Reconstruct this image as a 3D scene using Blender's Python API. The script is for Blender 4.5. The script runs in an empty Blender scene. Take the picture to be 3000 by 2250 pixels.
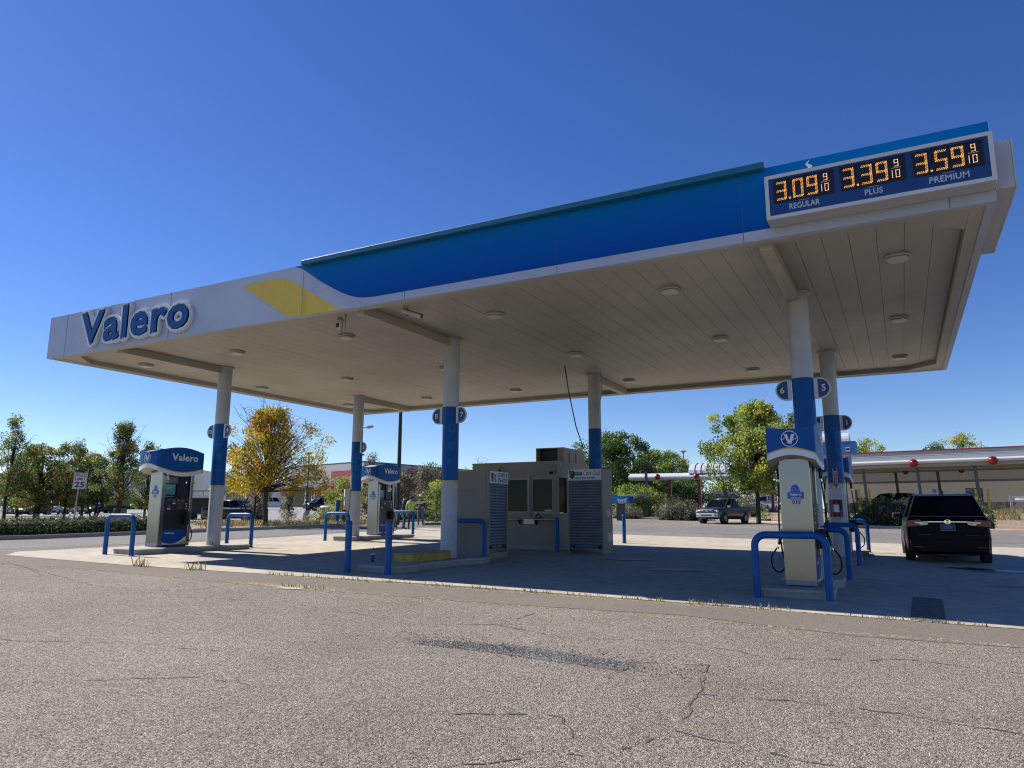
import bpy, bmesh, math, random
from math import sin, cos, pi, radians as R_, sqrt, atan2
from mathutils import Vector, Matrix
import numpy as np

SC = bpy.context.scene
COL = SC.collection

# ------------------------------------------------------------------ camera
FPX, YAW, PITCH, ROLL, CZ = 2114.27, -.4907, .177, .0024, 1.545
fwd = Vector((sin(YAW)*cos(PITCH), cos(YAW)*cos(PITCH), sin(PITCH)))
rt = Vector((cos(YAW), -sin(YAW), 0)); up = rt.cross(fwd)
r2 = rt*cos(ROLL)+up*sin(ROLL); u2 = up*cos(ROLL)-rt*sin(ROLL)
cam_d = bpy.data.cameras.new('camera'); cam = bpy.data.objects.new('camera', cam_d); COL.objects.link(cam)
cam_d.sensor_width = 36; cam_d.lens = 36*FPX/3000; cam_d.clip_start = .1; cam_d.clip_end = 9000
cam.matrix_world = Matrix(((r2.x, u2.x, -fwd.x, 0), (r2.y, u2.y, -fwd.y, 0), (r2.z, u2.z, -fwd.z, CZ), (0, 0, 0, 1)))
SC.camera = cam

# ------------------------------------------------------------------ sky, sun, exposure
SUN_EL, SUN_AZ = 41.5, 269.0
wd = bpy.data.worlds.new('World'); SC.world = wd; wd.use_nodes = True
wn = wd.node_tree.nodes; wl = wd.node_tree.links
sky = wn.new('ShaderNodeTexSky'); sky.sky_type = 'NISHITA'; sky.sun_disc = False
sky.sun_elevation = R_(SUN_EL); sky.sun_rotation = R_(SUN_AZ)
sky.altitude = 1500; sky.air_density = 1.0; sky.dust_density = .25; sky.ozone_density = 3.0
hs = wn.new('ShaderNodeHueSaturation'); hs.inputs['Saturation'].default_value = 1.25; hs.inputs['Hue'].default_value = .516; hs.inputs['Value'].default_value = 1.2
wl.new(sky.outputs[0], hs.inputs['Color']); wl.new(hs.outputs[0], wn['Background'].inputs[0])
wn['Background'].inputs[1].default_value = .08
sd = bpy.data.lights.new('sun', 'SUN'); sun = bpy.data.objects.new('sun', sd); COL.objects.link(sun)
sd.energy = 5.0; sd.angle = R_(.5); sd.color = (1, .95, .87)
sv = Vector((sin(R_(SUN_AZ))*cos(R_(SUN_EL)), cos(R_(SUN_AZ))*cos(R_(SUN_EL)), sin(R_(SUN_EL))))
sun.rotation_euler = sv.to_track_quat('Z', 'Y').to_euler(); sun.location = (-30, 0, 40)
SC.view_settings.view_transform = 'Standard'; SC.view_settings.look = 'None'
SC.view_settings.exposure = 0.5; SC.view_settings.gamma = 1
SC.render.engine = 'CYCLES'
SC.cycles.max_bounces = 6; SC.cycles.diffuse_bounces = 1; SC.cycles.glossy_bounces = 3; SC.cycles.transmission_bounces = 3
SC.cycles.transparent_max_bounces = 6; SC.cycles.caustics_reflective = False; SC.cycles.caustics_refractive = False; SC.cycles.filter_width = 1.15

# ------------------------------------------------------------------ terrain
FH = Vector((sin(YAW), cos(YAW), 0)); RH = Vector((cos(YAW), -sin(YAW), 0))
def far(px, d):
    "ground point seen at photo column px, d metres ahead"
    p = FH*d + RH*((px-1500)/FPX*d*cos(PITCH)); return p.x, p.y
def zat(px, py, d):
    "height of what the photo shows at (px, py) when it stands d metres ahead"
    s = (1125-py+.0024*(px-1500))/FPX
    return CZ + d*(sin(PITCH)+s*cos(PITCH))/(cos(PITCH)-s*sin(PITCH))
def sst(a, b, x):
    t = min(1, max(0, (x-a)/(b-a))); return t*t*(3-2*t)
def smin(a, b, k=.25):
    h = max(0, min(1, .5+.5*(b-a)/k)); return b*(1-h)+a*h-k*h*(1-h)
BUMPC = far(700, 64)
def gz(x, y):
    xx = max(-220, min(60, x)); yy = min(y, 170)
    if yy < 11: p = .1875-.012*(11-max(yy, -20))
    elif yy < 15: p = .1875
    else: p = .0125*yy
    p += -.0148*xx
    if p > .9: p = smin(p, 1.15+.035*max(0, yy-60))
    if xx < -30:
        d2 = (xx-BUMPC[0])**2+(yy-BUMPC[1])**2
        if d2 < 2500: p = p*(1-math.exp(-d2/300.))+.70*math.exp(-d2/300.)
    if xx > -34 and yy > 52:
        ys = 66 if xx < -20 else (66+(xx+20)*(-9/16.) if xx < -4 else 57)
        w = sst(ys, ys+9, yy)*sst(-34, -27, xx)
        p = p*(1-w)+max(p, 1.68)*w
    return p

# ------------------------------------------------------------------ materials
MATS = {}; LEAFK = 2.1
def mat(name, col, rough=.6, metal=0., var=0., vscale=3., bump=0., bscale=40., spec=.5, coat=0., dirt=None, emit=None, estr=0.):
    if name in MATS: return MATS[name]
    m = bpy.data.materials.new(name); m.use_nodes = True; MATS[name] = m
    n = m.node_tree.nodes; l = m.node_tree.links; b = n['Principled BSDF']
    b.inputs['Base Color'].default_value = (*col, 1); b.inputs['Roughness'].default_value = rough
    b.inputs['Metallic'].default_value = metal; b.inputs['Specular IOR Level'].default_value = spec
    if coat: b.inputs['Coat Weight'].default_value = coat; b.inputs['Coat Roughness'].default_value = .05
    if emit: b.inputs['Emission Color'].default_value = (*emit, 1); b.inputs['Emission Strength'].default_value = estr
    tc = n.new('ShaderNodeTexCoord')
    if var:
        t = n.new('ShaderNodeTexNoise'); t.inputs['Scale'].default_value = vscale; t.inputs['Detail'].default_value = 7
        t.inputs['Roughness'].default_value = .65
        l.new(tc.outputs['Object'], t.inputs['Vector'])
        r = n.new('ShaderNodeValToRGB'); r.color_ramp.elements[0].position = .3; r.color_ramp.elements[1].position = .7
        d = dirt if dirt else tuple(c*(1-var) for c in col)
        r.color_ramp.elements[0].color = (*[c*(1-var)+dd*var if dirt else dd for c, dd in zip(col, d)], 1)
        r.color_ramp.elements[1].color = (*[min(1, c*(1+var*.5)) for c in col], 1)
        l.new(t.outputs[0], r.inputs[0]); l.new(r.outputs[0], b.inputs['Base Color'])
        rr = n.new('ShaderNodeMapRange'); rr.inputs[3].default_value = min(1, rough*1.25); rr.inputs[4].default_value = rough*.85
        l.new(t.outputs[0], rr.inputs[0]); l.new(rr.outputs[0], b.inputs['Roughness'])
    if bump:
        t2 = n.new('ShaderNodeTexNoise'); t2.inputs['Scale'].default_value = bscale; t2.inputs['Detail'].default_value = 4
        l.new(tc.outputs['Object'], t2.inputs['Vector'])
        bp = n.new('ShaderNodeBump'); bp.inputs['Strength'].default_value = bump; bp.inputs['Distance'].default_value = .02
        l.new(t2.outputs[0], bp.inputs['Height']); l.new(bp.outputs[0], b.inputs['Normal'])
    return m
def leafmat(name, col, trans=.45):
    col = tuple(min(.7, c*LEAFK) for c in col)
    if name in MATS: return MATS[name]
    m = bpy.data.materials.new(name); m.use_nodes = True; MATS[name] = m
    n = m.node_tree.nodes; l = m.node_tree.links; n.remove(n['Principled BSDF'])
    tc = n.new('ShaderNodeTexCoord'); t = n.new('ShaderNodeTexNoise'); t.inputs['Scale'].default_value = 5; t.inputs['Detail'].default_value = 6
    l.new(tc.outputs['Object'], t.inputs['Vector'])
    r = n.new('ShaderNodeValToRGB'); r.color_ramp.elements[0].position = .35; r.color_ramp.elements[1].position = .65
    r.color_ramp.elements[0].color = (*[c*.6 for c in col], 1); r.color_ramp.elements[1].color = (*[min(1, c*1.4) for c in col], 1)
    l.new(t.outputs[0], r.inputs[0])
    d = n.new('ShaderNodeBsdfDiffuse'); tr = n.new('ShaderNodeBsdfTranslucent'); g = n.new('ShaderNodeBsdfGlossy'); g.inputs['Roughness'].default_value = .35
    mx = n.new('ShaderNodeMixShader'); mx.inputs[0].default_value = trans; mx2 = n.new('ShaderNodeMixShader'); mx2.inputs[0].default_value = .03
    l.new(r.outputs[0], d.inputs[0]); l.new(r.outputs[0], tr.inputs[0])
    l.new(d.outputs[0], mx.inputs[1]); l.new(tr.outputs[0], mx.inputs[2]); l.new(mx.outputs[0], mx2.inputs[1]); l.new(g.outputs[0], mx2.inputs[2])
    l.new(mx2.outputs[0], n['Material Output'].inputs[0]); return m

def ground_mat(name, cols, scale, bump, big=None, stones=True, rough=.9, flecks=.0, fine=None):
    """aggregate surface: stone-size cells in several tones, broad stains, bump"""
    m = bpy.data.materials.new(name); m.use_nodes = True; MATS[name] = m
    n = m.node_tree.nodes; l = m.node_tree.links; b = n['Principled BSDF']; b.inputs['Roughness'].default_value = rough
    b.inputs['Specular IOR Level'].default_value = .3
    tc = n.new('ShaderNodeTexCoord')
    v = n.new('ShaderNodeTexVoronoi'); v.inputs['Scale'].default_value = scale; l.new(tc.outputs['Object'], v.inputs['Vector'])
    cr = n.new('ShaderNodeValToRGB'); cr.color_ramp.interpolation = 'CONSTANT' if stones else 'LINEAR'
    els = cr.color_ramp.elements
    els[1].position = 1/len(cols); els[0].color = (*cols[0], 1); els[1].color = (*cols[1], 1)
    for i, c in enumerate(cols[2:]):
        e = els.new((i+2)/len(cols)); e.color = (*c, 1)
    sp = n.new('ShaderNodeSeparateColor'); l.new(v.outputs['Color'], sp.inputs[0]); l.new(sp.outputs[0], cr.inputs[0])
    big_t = n.new('ShaderNodeTexNoise'); big_t.inputs['Scale'].default_value = .35; big_t.inputs['Detail'].default_value = 8; big_t.inputs['Roughness'].default_value = .7
    l.new(tc.outputs['Object'], big_t.inputs['Vector'])
    mr = n.new('ShaderNodeMapRange'); mr.inputs[1].default_value = .3; mr.inputs[2].default_value = .7
    mr.inputs[3].default_value = 1-(big or .12); mr.inputs[4].default_value = 1+(big or .12)
    l.new(big_t.outputs[0], mr.inputs[0])
    mul = n.new('ShaderNodeMixRGB'); mul.blend_type = 'MULTIPLY'; mul.inputs[0].default_value = 1
    l.new(cr.outputs[0], mul.inputs[1]); l.new(mr.outputs[0], mul.inputs[2])
    out = mul.outputs[0]
    if fine:
        f = n.new('ShaderNodeTexNoise'); f.inputs['Scale'].default_value = fine; f.inputs['Detail'].default_value = 5; l.new(tc.outputs['Object'], f.inputs['Vector'])
        fr = n.new('ShaderNodeMapRange'); fr.inputs[1].default_value = .3; fr.inputs[2].default_value = .7; fr.inputs[3].default_value = .82; fr.inputs[4].default_value = 1.15
        l.new(f.outputs[0], fr.inputs[0])
        m2 = n.new('ShaderNodeMixRGB'); m2.blend_type = 'MULTIPLY'; m2.inputs[0].default_value = 1
        l.new(out, m2.inputs[1]); l.new(fr.outputs[0], m2.inputs[2]); out = m2.outputs[0]
    l.new(out, b.inputs['Base Color'])
    bp = n.new('ShaderNodeBump'); bp.inputs['Strength'].default_value = bump; bp.inputs['Distance'].default_value = .01
    l.new(v.outputs['Distance'], bp.inputs['Height']); bp.invert = True
    l.new(bp.outputs[0], b.inputs['Normal'])
    return m

# ------------------------------------------------------------------ mesh building
class MB:
    def __init__(s): s.v = []; s.f = []; s.mi = []; s.sm = []
    def add(s, vs, fs, mi=0, smooth=False):
        o = len(s.v); s.v += [tuple(p) for p in vs]
        for f in fs: s.f.append(tuple(i+o for i in f)); s.mi.append(mi); s.sm.append(smooth)
        return s
    def box(s, x0, x1, y0, y1, z0, z1, mi=0):
        v = [(x0, y0, z0), (x1, y0, z0), (x1, y1, z0), (x0, y1, z0), (x0, y0, z1), (x1, y0, z1), (x1, y1, z1), (x0, y1, z1)]
        return s.add(v, [(3, 2, 1, 0), (4, 5, 6, 7), (0, 1, 5, 4), (1, 2, 6, 5), (2, 3, 7, 6), (3, 0, 4, 7)], mi)
    def quad(s, a, b, c, d, mi=0): return s.add([a, b, c, d], [(0, 1, 2, 3)], mi)
    def tube(s, path, r, n=10, mi=0, cap=True, smooth=True):
        path = [Vector(p) for p in path]; rs = r if isinstance(r, (list, tuple)) else [r]*len(path)
        T = [(path[min(i+1, len(path)-1)]-path[max(i-1, 0)]).normalized() for i in range(len(path))]
        u = T[0].orthogonal().normalized(); vs = []
        for i, p in enumerate(path):
            u = (u-T[i]*u.dot(T[i])).normalized(); w = T[i].cross(u)
            for k in range(n):
                a = 2*pi*k/n; vs.append(p+(u*cos(a)+w*sin(a))*rs[i])
        fs = [(i*n+k, i*n+(k+1) % n, (i+1)*n+(k+1) % n, (i+1)*n+k) for i in range(len(path)-1) for k in range(n)]
        s.add(vs, fs, mi, smooth)
        if cap: s.add(vs[:n], [tuple(range(n))[::-1]], mi); s.add(vs[-n:], [tuple(range(n))], mi)
        return s
    def cyl(s, x, y, z0, z1, r, n=24, mi=0): return s.tube([(x, y, z0), (x, y, z1)], r, n, mi)
    def lathe(s, prof, c=(0, 0, 0), n=20, mi=0, axis='z', smooth=True):
        vs = []
        for (r, h) in prof:
            for k in range(n):
                a = 2*pi*k/n
                p = (r*cos(a), r*sin(a), h) if axis == 'z' else ((r*cos(a), h, r*sin(a)) if axis == 'y' else (h, r*cos(a), r*sin(a)))
                vs.append((p[0]+c[0], p[1]+c[1], p[2]+c[2]))
        fs = [(i*n+k, i*n+(k+1) % n, (i+1)*n+(k+1) % n, (i+1)*n+k) for i in range(len(prof)-1) for k in range(n)]
        return s.add(vs, fs, mi, smooth)
    def prism(s, poly, z0, z1, mi=0, fn=None):
        "polygon (x,y) pushed from z0 to z1; fn maps (x,y,z) to the real place"
        n = len(poly); vs = [(x, y, z0) for x, y in poly]+[(x, y, z1) for x, y in poly]
        if fn: vs = [fn(*p) for p in vs]
        fs = [tuple(range(n))[::-1], tuple(range(n, 2*n))]+[(i, (i+1) % n, (i+1) % n+n, i+n) for i in range(n)]
        return s.add(vs, fs, mi)
    def loft(s, rings, mi=0, smooth=True, cap=True):
        n = len(rings[0]); vs = [p for r in rings for p in r]
        fs = [(i*n+k, i*n+(k+1) % n, (i+1)*n+(k+1) % n, (i+1)*n+k) for i in range(len(rings)-1) for k in range(n)]
        s.add(vs, fs, mi, smooth)
        if cap: s.add(rings[0], [tuple(range(n))[::-1]], mi); s.add(rings[-1], [tuple(range(n))], mi)
        return s
    def merge(s, o, fn=None, mi=None):
        vs = [fn(*p) for p in o.v] if fn else o.v; b = len(s.v); s.v += [tuple(p) for p in vs]
        for f, m_, sm in zip(o.f, o.mi, o.sm): s.f.append(tuple(i+b for i in f)); s.mi.append(m_ if mi is None else mi); s.sm.append(sm)
        return s
    def build(s, name, mats, parent=None, world=True, bevel=0, segs=2, fixn=True, loc=None):
        me = bpy.data.meshes.new(name)
        off = Vector((0, 0, 0))
        if parent is not None and world:
            p = parent
            while p is not None: off += p.location; p = p.parent
        if loc is not None: off = Vector(loc)
        me.from_pydata([(p[0]-off.x, p[1]-off.y, p[2]-off.z) for p in s.v], [], s.f)
        for m in (mats if isinstance(mats, (list, tuple)) else [mats]): me.materials.append(m)
        me.polygons.foreach_set('material_index', s.mi); me.polygons.foreach_set('use_smooth', s.sm)
        if bevel or fixn:
            b = bmesh.new(); b.from_mesh(me)
            if bevel:
                bmesh.ops.remove_doubles(b, verts=b.verts, dist=1e-5)
                es = [e for e in b.edges if len(e.link_faces) == 2 and e.calc_face_angle(0) > .6]
                bmesh.ops.bevel(b, geom=es, offset=bevel, segments=segs, affect='EDGES', profile=.5, clamp_overlap=True)
            if fixn: bmesh.ops.recalc_face_normals(b, faces=b.faces)
            b.to_mesh(me); b.free()
        me.update()
        o = bpy.data.objects.new(name, me); COL.objects.link(o)
        if parent is not None: o.parent = parent
        if loc is not None: o.location = loc
        return o

def tag(o, label=None, cat=None, group=None, kind=None):
    if label: o['label'] = label
    if cat: o['category'] = cat
    if group: o['group'] = group
    if kind: o['kind'] = kind
    return o
def thing(name, loc, label, cat, rz=0, group=None):
    o = bpy.data.objects.new(name, None); COL.objects.link(o); o.empty_display_size = .2
    o.location = loc; o.rotation_euler = (0, 0, rz); return tag(o, label, cat, group)
def dup(root, loc, rz=None, label=None, scale=None):
    def cp(o, par):
        c = o.copy(); COL.objects.link(c)
        if par is not None: c.parent = par
        for ch in [q for q in KIDS.get(o.name, [])]: cp(ch, c)
        return c
    KIDS = {}
    for q in bpy.data.objects:
        if q.parent is not None: KIDS.setdefault(q.parent.name, []).append(q)
    c = cp(root, None); c.location = loc
    if rz is not None: c.rotation_euler = (0, 0, rz)
    if scale: c.scale = scale
    if label: c['label'] = label
    return c

_T = {}
def text_mb(body, bold=0., ext=0., shear=0., space=1., bev=0.):
    k = (body, bold, ext, shear, space, bev)
    if k in _T: return _T[k]
    cu = bpy.data.curves.new('t', 'FONT'); cu.body = body; cu.size = 1; cu.offset = bold; cu.extrude = ext; cu.shear = shear
    cu.space_character = space; cu.resolution_u = 3; cu.bevel_depth = bev; cu.bevel_resolution = 2
    o = bpy.data.objects.new('t', cu); COL.objects.link(o)
    me = o.evaluated_get(bpy.context.evaluated_depsgraph_get()).to_mesh()
    m = MB(); m.add([tuple(v.co) for v in me.vertices], [tuple(p.vertices) for p in me.polygons])
    o.to_mesh_clear(); bpy.data.objects.remove(o); bpy.data.curves.remove(cu)
    _T[k] = m; return m
def put_text(mb, body, box, fn, bold=.02, mi=0, ext=0., shear=0., space=1., depth=.0, keep=False, bev=0.):
    "text stretched into box (u0,u1,v0,v1); fn(u,v,w) gives the place"
    t = text_mb(body, bold, ext, shear, space, bev)
    xs = [p[0] for p in t.v]; ys = [p[1] for p in t.v]
    x0, x1, y0, y1 = min(xs), max(xs), min(ys), max(ys); u0, u1, v0, v1 = box
    su = (u1-u0)/(x1-x0); sv_ = (v1-v0)/(y1-y0)
    if keep: su = sv_ = min(su, sv_); u0 = (u0+u1)/2-su*(x1-x0)/2; v0 = (v0+v1)/2-sv_*(y1-y0)/2
    mb.merge(t, lambda x, y, z: fn(u0+(x-x0)*su, v0+(y-y0)*sv_, z*su+depth), mi)
    return mb
def disc(mb, c, r, fn, mi=0, n=28, ry=None, w=0.):
    ry = ry or r
    mb.add([fn(c[0]+r*cos(2*pi*k/n), c[1]+ry*sin(2*pi*k/n), w) for k in range(n)], [tuple(range(n))], mi); return mb
def ring(mb, c, r, t, fn, mi=0, n=28, ry=None, w=0.):
    ry = ry or r; vs = []
    for k in range(n):
        a = 2*pi*k/n; vs += [fn(c[0]+r*cos(a), c[1]+ry*sin(a), w), fn(c[0]+(r-t)*cos(a), c[1]+(ry-t)*sin(a), w)]
    mb.add(vs, [(2*k, (2*k+2) % (2*n), (2*k+3) % (2*n), 2*k+1) for k in range(n)], mi); return mb
def poly(mb, pts, fn, mi=0, w=0.): mb.add([fn(u, v, w) for u, v in pts], [tuple(range(len(pts)))], mi); return mb

# colours
WHITE = mat('white_panel', (.42, .46, .57), .4, var=.10, vscale=.7)
SOFF = mat('soffit_white', (.46, .435, .36), .5, var=.14, vscale=.5)
SEAM = mat('dark_seam', (.05, .05, .05), .8)
POST = mat('column_white', (.45, .47, .51), .45, var=.12, vscale=2.5)
BLUE = mat('brand_blue', (.001, .085, .33), .4, var=.12, vscale=3, spec=.2)
PIPE = mat('pipe_blue', (.001, .09, .33), .42, spec=.3, var=.25, vscale=6, bump=.15, bscale=60)
NAVY = mat('sign_navy', (.008, .035, .16), .35)
LTXT = mat('letter_blue', (.004, .07, .26), .45, spec=.2)
YEL = mat('brand_yellow', (.66, .47, .03), .45, var=.1)
GOLD = mat('gold_line', (.55, .42, .12), .45)
DECAL = mat('decal_white', (.72, .74, .78), .45)
STEEL = mat('brushed_steel', (.26, .26, .265), .2, metal=1.)
BLACK = mat('black_plastic', (.012, .013, .016), .35)
BLK2 = mat('black_matt', (.02, .02, .022), .6)
RUB = mat('rubber', (.012, .012, .012), .7)
CHROME = mat('chrome', (.8, .8, .82), .12, metal=1.)
CONC = mat('curb_concrete', (.36, .34, .30), .85, var=.2, vscale=4, bump=.4, bscale=60)
YCON = mat('yellow_painted_concrete', (.50, .37, .06), .7, var=.35, vscale=8)
RED = mat('red_paint', (.26, .010, .016), .4, var=.1)
TAN = mat('tan_paint', (.29, .25, .19), .6, var=.10, vscale=1.5)
TAN2 = mat('tan_trim', (.34, .31, .26), .6, var=.08)
GLASSD = mat('dark_glass', (.004, .008, .010), .07, spec=.14)
SHUT = mat('steel_shutter', (.20, .22, .25), .38, metal=.6, var=.2, vscale=4)
GREY = mat('grey_metal', (.30, .31, .32), .5, metal=.4)
DGREY = mat('dark_grey', (.06, .065, .07), .5)
POLE = mat('pole_bronze', (.018, .018, .022), .5)
# ------------------------------------------------------------------ ground sheets
def sheet(name, quads, dz, m, step=1.5, extra=None, parent=None):
    mb = MB()
    for q in quads:
        a, b, c, d = [Vector((p[0], p[1], 0)) for p in q]
        nu = max(1, int(max((b-a).length, (c-d).length)/step)); nv = max(1, int(max((d-a).length, (c-b).length)/step))
        vs = []
        for j in range(nv+1):
            for i in range(nu+1):
                p = (a.lerp(b, i/nu)).lerp(d.lerp(c, i/nu), j/nv); vs.append((p.x, p.y, gz(p.x, p.y)+dz))
        mb.add(vs, [(j*(nu+1)+i, j*(nu+1)+i+1, (j+1)*(nu+1)+i+1, (j+1)*(nu+1)+i) for j in range(nv) for i in range(nu)], 0, True)
    if extra: extra(mb)
    ms = m if isinstance(m, list) else [m]
    return mb.build(name, ms, parent, fixn=False)
def rect(x0, x1, y0, y1): return [(x0, y0), (x1, y0), (x1, y1), (x0, y1)]
def yrects(x0, x1, y0, y1):
    ys = [y0]+[y for y in (11, 15) if y0 < y < y1]+[y1]
    return [rect(x0, x1, a, b) for a, b in zip(ys[:-1], ys[1:])]

M_CHIP = ground_mat('chip_seal', [(.075, .063, .05), (.21, .18, .145), (.33, .29, .235), (.14, .12, .10), (.46, .41, .34), (.25, .215, .175)], 110, .8, big=.2, fine=34)
M_STRIP = ground_mat('patch_asphalt', [(.15, .13, .105), (.26, .225, .18), (.20, .17, .14)], 140, .5, big=.10, fine=30)
M_ROAD = ground_mat('road_asphalt', [(.14, .135, .125), (.25, .235, .215), (.19, .18, .165)], 50, .4, big=.12, fine=12)
M_DARKP = ground_mat('raveled_asphalt', [(.09, .085, .08), (.15, .14, .13), (.20, .19, .18), (.12, .115, .11)], 45, .9, big=.3, fine=14)
M_PAD = ground_mat('pad_concrete', [(.46, .405, .315), (.48, .42, .33)], 60, .12, big=.16, stones=False, rough=.8, fine=3.5)
M_DIRT = ground_mat('dirt', [(.30, .22, .15), (.36, .28, .20), (.24, .18, .12)], 12, .5, big=.25, fine=4)
M_CRACK = mat('crack_dark', (.10, .085, .07), .95)
M_STAIN = mat('oil_stain', (.17, .155, .135), .5, var=.3, vscale=5)

far_q = []
xs = [-320, -220, -150, -110, -80, -60, -45, -34, -27.35, -15, 0, 15, 30, 60, 120]
ys = [-30, -5, 11, 15, 30, 45, 52, 60, 66, 75, 90, 120, 170, 260, 420]
for i in range(len(xs)-1):
    for j in range(len(ys)-1): far_q.append(rect(xs[i], xs[i+1], ys[j], ys[j+1]))
tag(sheet('ground', far_q, -.035, M_DIRT, 3.), kind='structure')

def crackrib(mb, pts, w, mi, dz=.004, seed=0, gap=.3):
    rnd = random.Random(seed); P = []
    for (a, b) in zip(pts[:-1], pts[1:]):
        n = max(2, int(sqrt((a[0]-b[0])**2+(a[1]-b[1])**2)/.12))
        for k in range(n): P.append((a[0]+(b[0]-a[0])*k/n+rnd.gauss(0, .018), a[1]+(b[1]-a[1])*k/n+rnd.gauss(0, .018)))
    for i in range(len(P)-1):
        p, q = Vector(P[i]), Vector(P[i+1]); t = (q-p).normalized(); nrm = Vector((-t.y, t.x))*w*rnd.uniform(.25, 1.)
        c = [p-nrm, q-nrm, q+nrm, p+nrm]
        if rnd.random() < gap: continue
        mb.add([(v.x, v.y, gz(v.x, v.y)+dz) for v in c], [(0, 1, 2, 3)], mi)
def lot_extra(mb):
    C = [[(-24, 10.2), (-18, 9.4), (-12.3, 7.8), (-9.6, 7.6), (-7.4, 8.2)], [(-13.9, 5.9), (-12.5, 6.5), (-10.2, 8.2), (-10.4, 9.2)], [(-7.6, 7.9), (-6.7, 7.8), (-5.3, 7.4), (-4.4, 7.95), (-4.5, 9.4)],
         [(-4.4, 7.9), (-3.4, 7.6), (-2.2, 8.05), (-1.2, 7.7), (0, 8.3), (1.6, 8.0)], [(-2.5, 3.5), (-2.34, 3.77), (-1.62, 4.44), (-1.42, 5.01), (-1.59, 6.37), (-1.69, 7.04), (-2.6, 6.7)],
         [(-1.42, 5.01), (-.6, 4.8), (.4, 4.9), (1.6, 4.6)], [(-2.9, 4.6), (-2.2, 4.9), (-1.9, 4.4)], [(-6.3, 3.6), (-5.3, 4.4), (-4.6, 4.4)], [(-8.4, 4.4), (-7.0, 5.0), (-5.9, 5.2)],
         [(-18.6, 9.3), (-16.2, 8.9), (-14.2, 8.1)], [(-1.5, 6.0), (-.4, 6.2), (1.5, 5.9)], [(-9.2, 11.0), (-9.1, 10.4), (-9.7, 9.5)]]
    for i, c in enumerate(C): crackrib(mb, c, .010, 1, .004, i, .2)
quads = yrects(-27.3, 30, -12, 45)+[[(-27.3, 30), (-27.3, 30.1), (-31.5, 45), (-27.3, 45)]]+[[(-31.5, 45), (-27.3, 45), (-23.4, 62.6), (-29.8, 54)], [(-27.3, 45), (-10, 45), (-10, 59.3), (-23.4, 62.8)], [(-10, 45), (0, 45), (-2.2, 52.8), (-10, 59.3)], [(0, 45), (30, 45), (30, 46), (-2.2, 52.8)]]
tag(sheet('parking_lot', quads, 0, [M_CHIP, M_CRACK], 1.5, lot_extra), kind='structure')
# worn road lanes beyond the pad
tag(sheet('road', [[(-20, 36.5), (14, 35.5), (14, 43.8), (-22, 46)], [(-26.6, -6), (-21.5, -6), (-22.7, 32), (-26.7, 32)], [(-26.4, 32.2), (-21, 36.7), (-23, 46), (-29, 46)]], .004, M_ROAD, 1.5), kind='structure')
# smoother overlay strip in front of the pad
strip_top = [(-27, 10.2), (-19.9, 10.35), (-15.1, 10.31), (-10.95, 10.62), (-7.54, 10.93), (-5.44, 11.0), (-3, 11.0), (-.7, 10.95), (3, 10.93), (14, 10.95)]
strip_bot = [(-27, 9.0), (-20, 9.1), (-14.7, 9.35), (-11.6, 9.27), (-8.07, 9.3), (-5.08, 9.52), (-2.7, 9.85), (-.6, 9.4), (3, 9.8), (14, 9.9)]
tag(sheet('asphalt_strip', [[strip_bot[i], strip_bot[i+1], strip_top[i+1], strip_top[i]] for i in range(len(strip_top)-1)], .004, M_STRIP, .9), kind='structure')
# concrete pad: front edge follows strip_top, back edge about y 32.4
def pad_extra(mb):
    for x in (-17.87+3.9, -9.7+3.9, -5.8, -1.6+2.0, -13.9, -21.2+.9): crackrib(mb, [(x, 11.2), (x, 31.8)], .008, 1, .0035, int(x*7), .2)
    for y in (16.5, 21.8, 27.2): crackrib(mb, [(-21.6, y), (8, y)], .010, 1, .0035, int(y))
    crackrib(mb, [(-.03, 11.1), (.02, 12.6), (-.03, 14.0), (-.6, 16.2), (-1.2, 17.6)], .014, 1, .004, 91)
    rnd = random.Random(5)
    for _ in range(46):
        x, y = rnd.uniform(-19, 6), rnd.uniform(11.6, 25); rx, ry = rnd.uniform(.05, .3), rnd.uniform(.04, .16)
        mb.add([(x+rx*cos(a)*rnd.uniform(.7, 1.2), y+ry*sin(a)*rnd.uniform(.7, 1.2), gz(x, y)+.003) for a in [k*pi/5 for k in range(10)]], [tuple(range(10))], 2)
    for (x, y, rx, ry) in ((-5.5, 16.5, 1.6, .35), (1.2, 17.0, 1.1, .3), (1.2, 20.6, .8, .5), (-13.2, 14.6, .9, .2), (1.6, 14.3, 1.3, .16), (-7.2, 18.8, 1.4, .5)):
        mb.add([(x+rx*cos(a)*rnd.uniform(.75, 1.1), y+ry*sin(a)*rnd.uniform(.75, 1.1), gz(x, y)+.0045) for a in [k*pi/12 for k in range(24)]], [tuple(range(24))], 2)
pq = []
pf = [(-20.9, 11.2), (-19.9, 10.37), (-15.1, 10.33), (-10.95, 10.64), (-7.54, 10.95), (-5.44, 11.02), (-3, 11.02), (-.7, 10.97), (3, 10.95), (9, 10.97)]
for a, b in zip(pf[:-1], pf[1:]):
    pq.append([a, b, (b[0], 15), (a[0]-(0 if a[0] > -20.5 else .35), 15)])
pq += [[(-21.25, 15), (9, 15), (9, 32.2), (-22.6, 32.4)]]
tag(sheet('concrete_pad', pq, .008, [M_PAD, M_CRACK, M_STAIN], .9, pad_extra), kind='structure')
tag(sheet('asphalt_patch', [[(-.03, 11.05), (.37, 11.0), (.44, 13.95), (.03, 14.02)]], .014, M_DARKP, .3), kind='structure')
PALE_STRIP = mat('pale_strip_grey', (.62, .64, .66), .5, var=.2, vscale=9)
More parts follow.
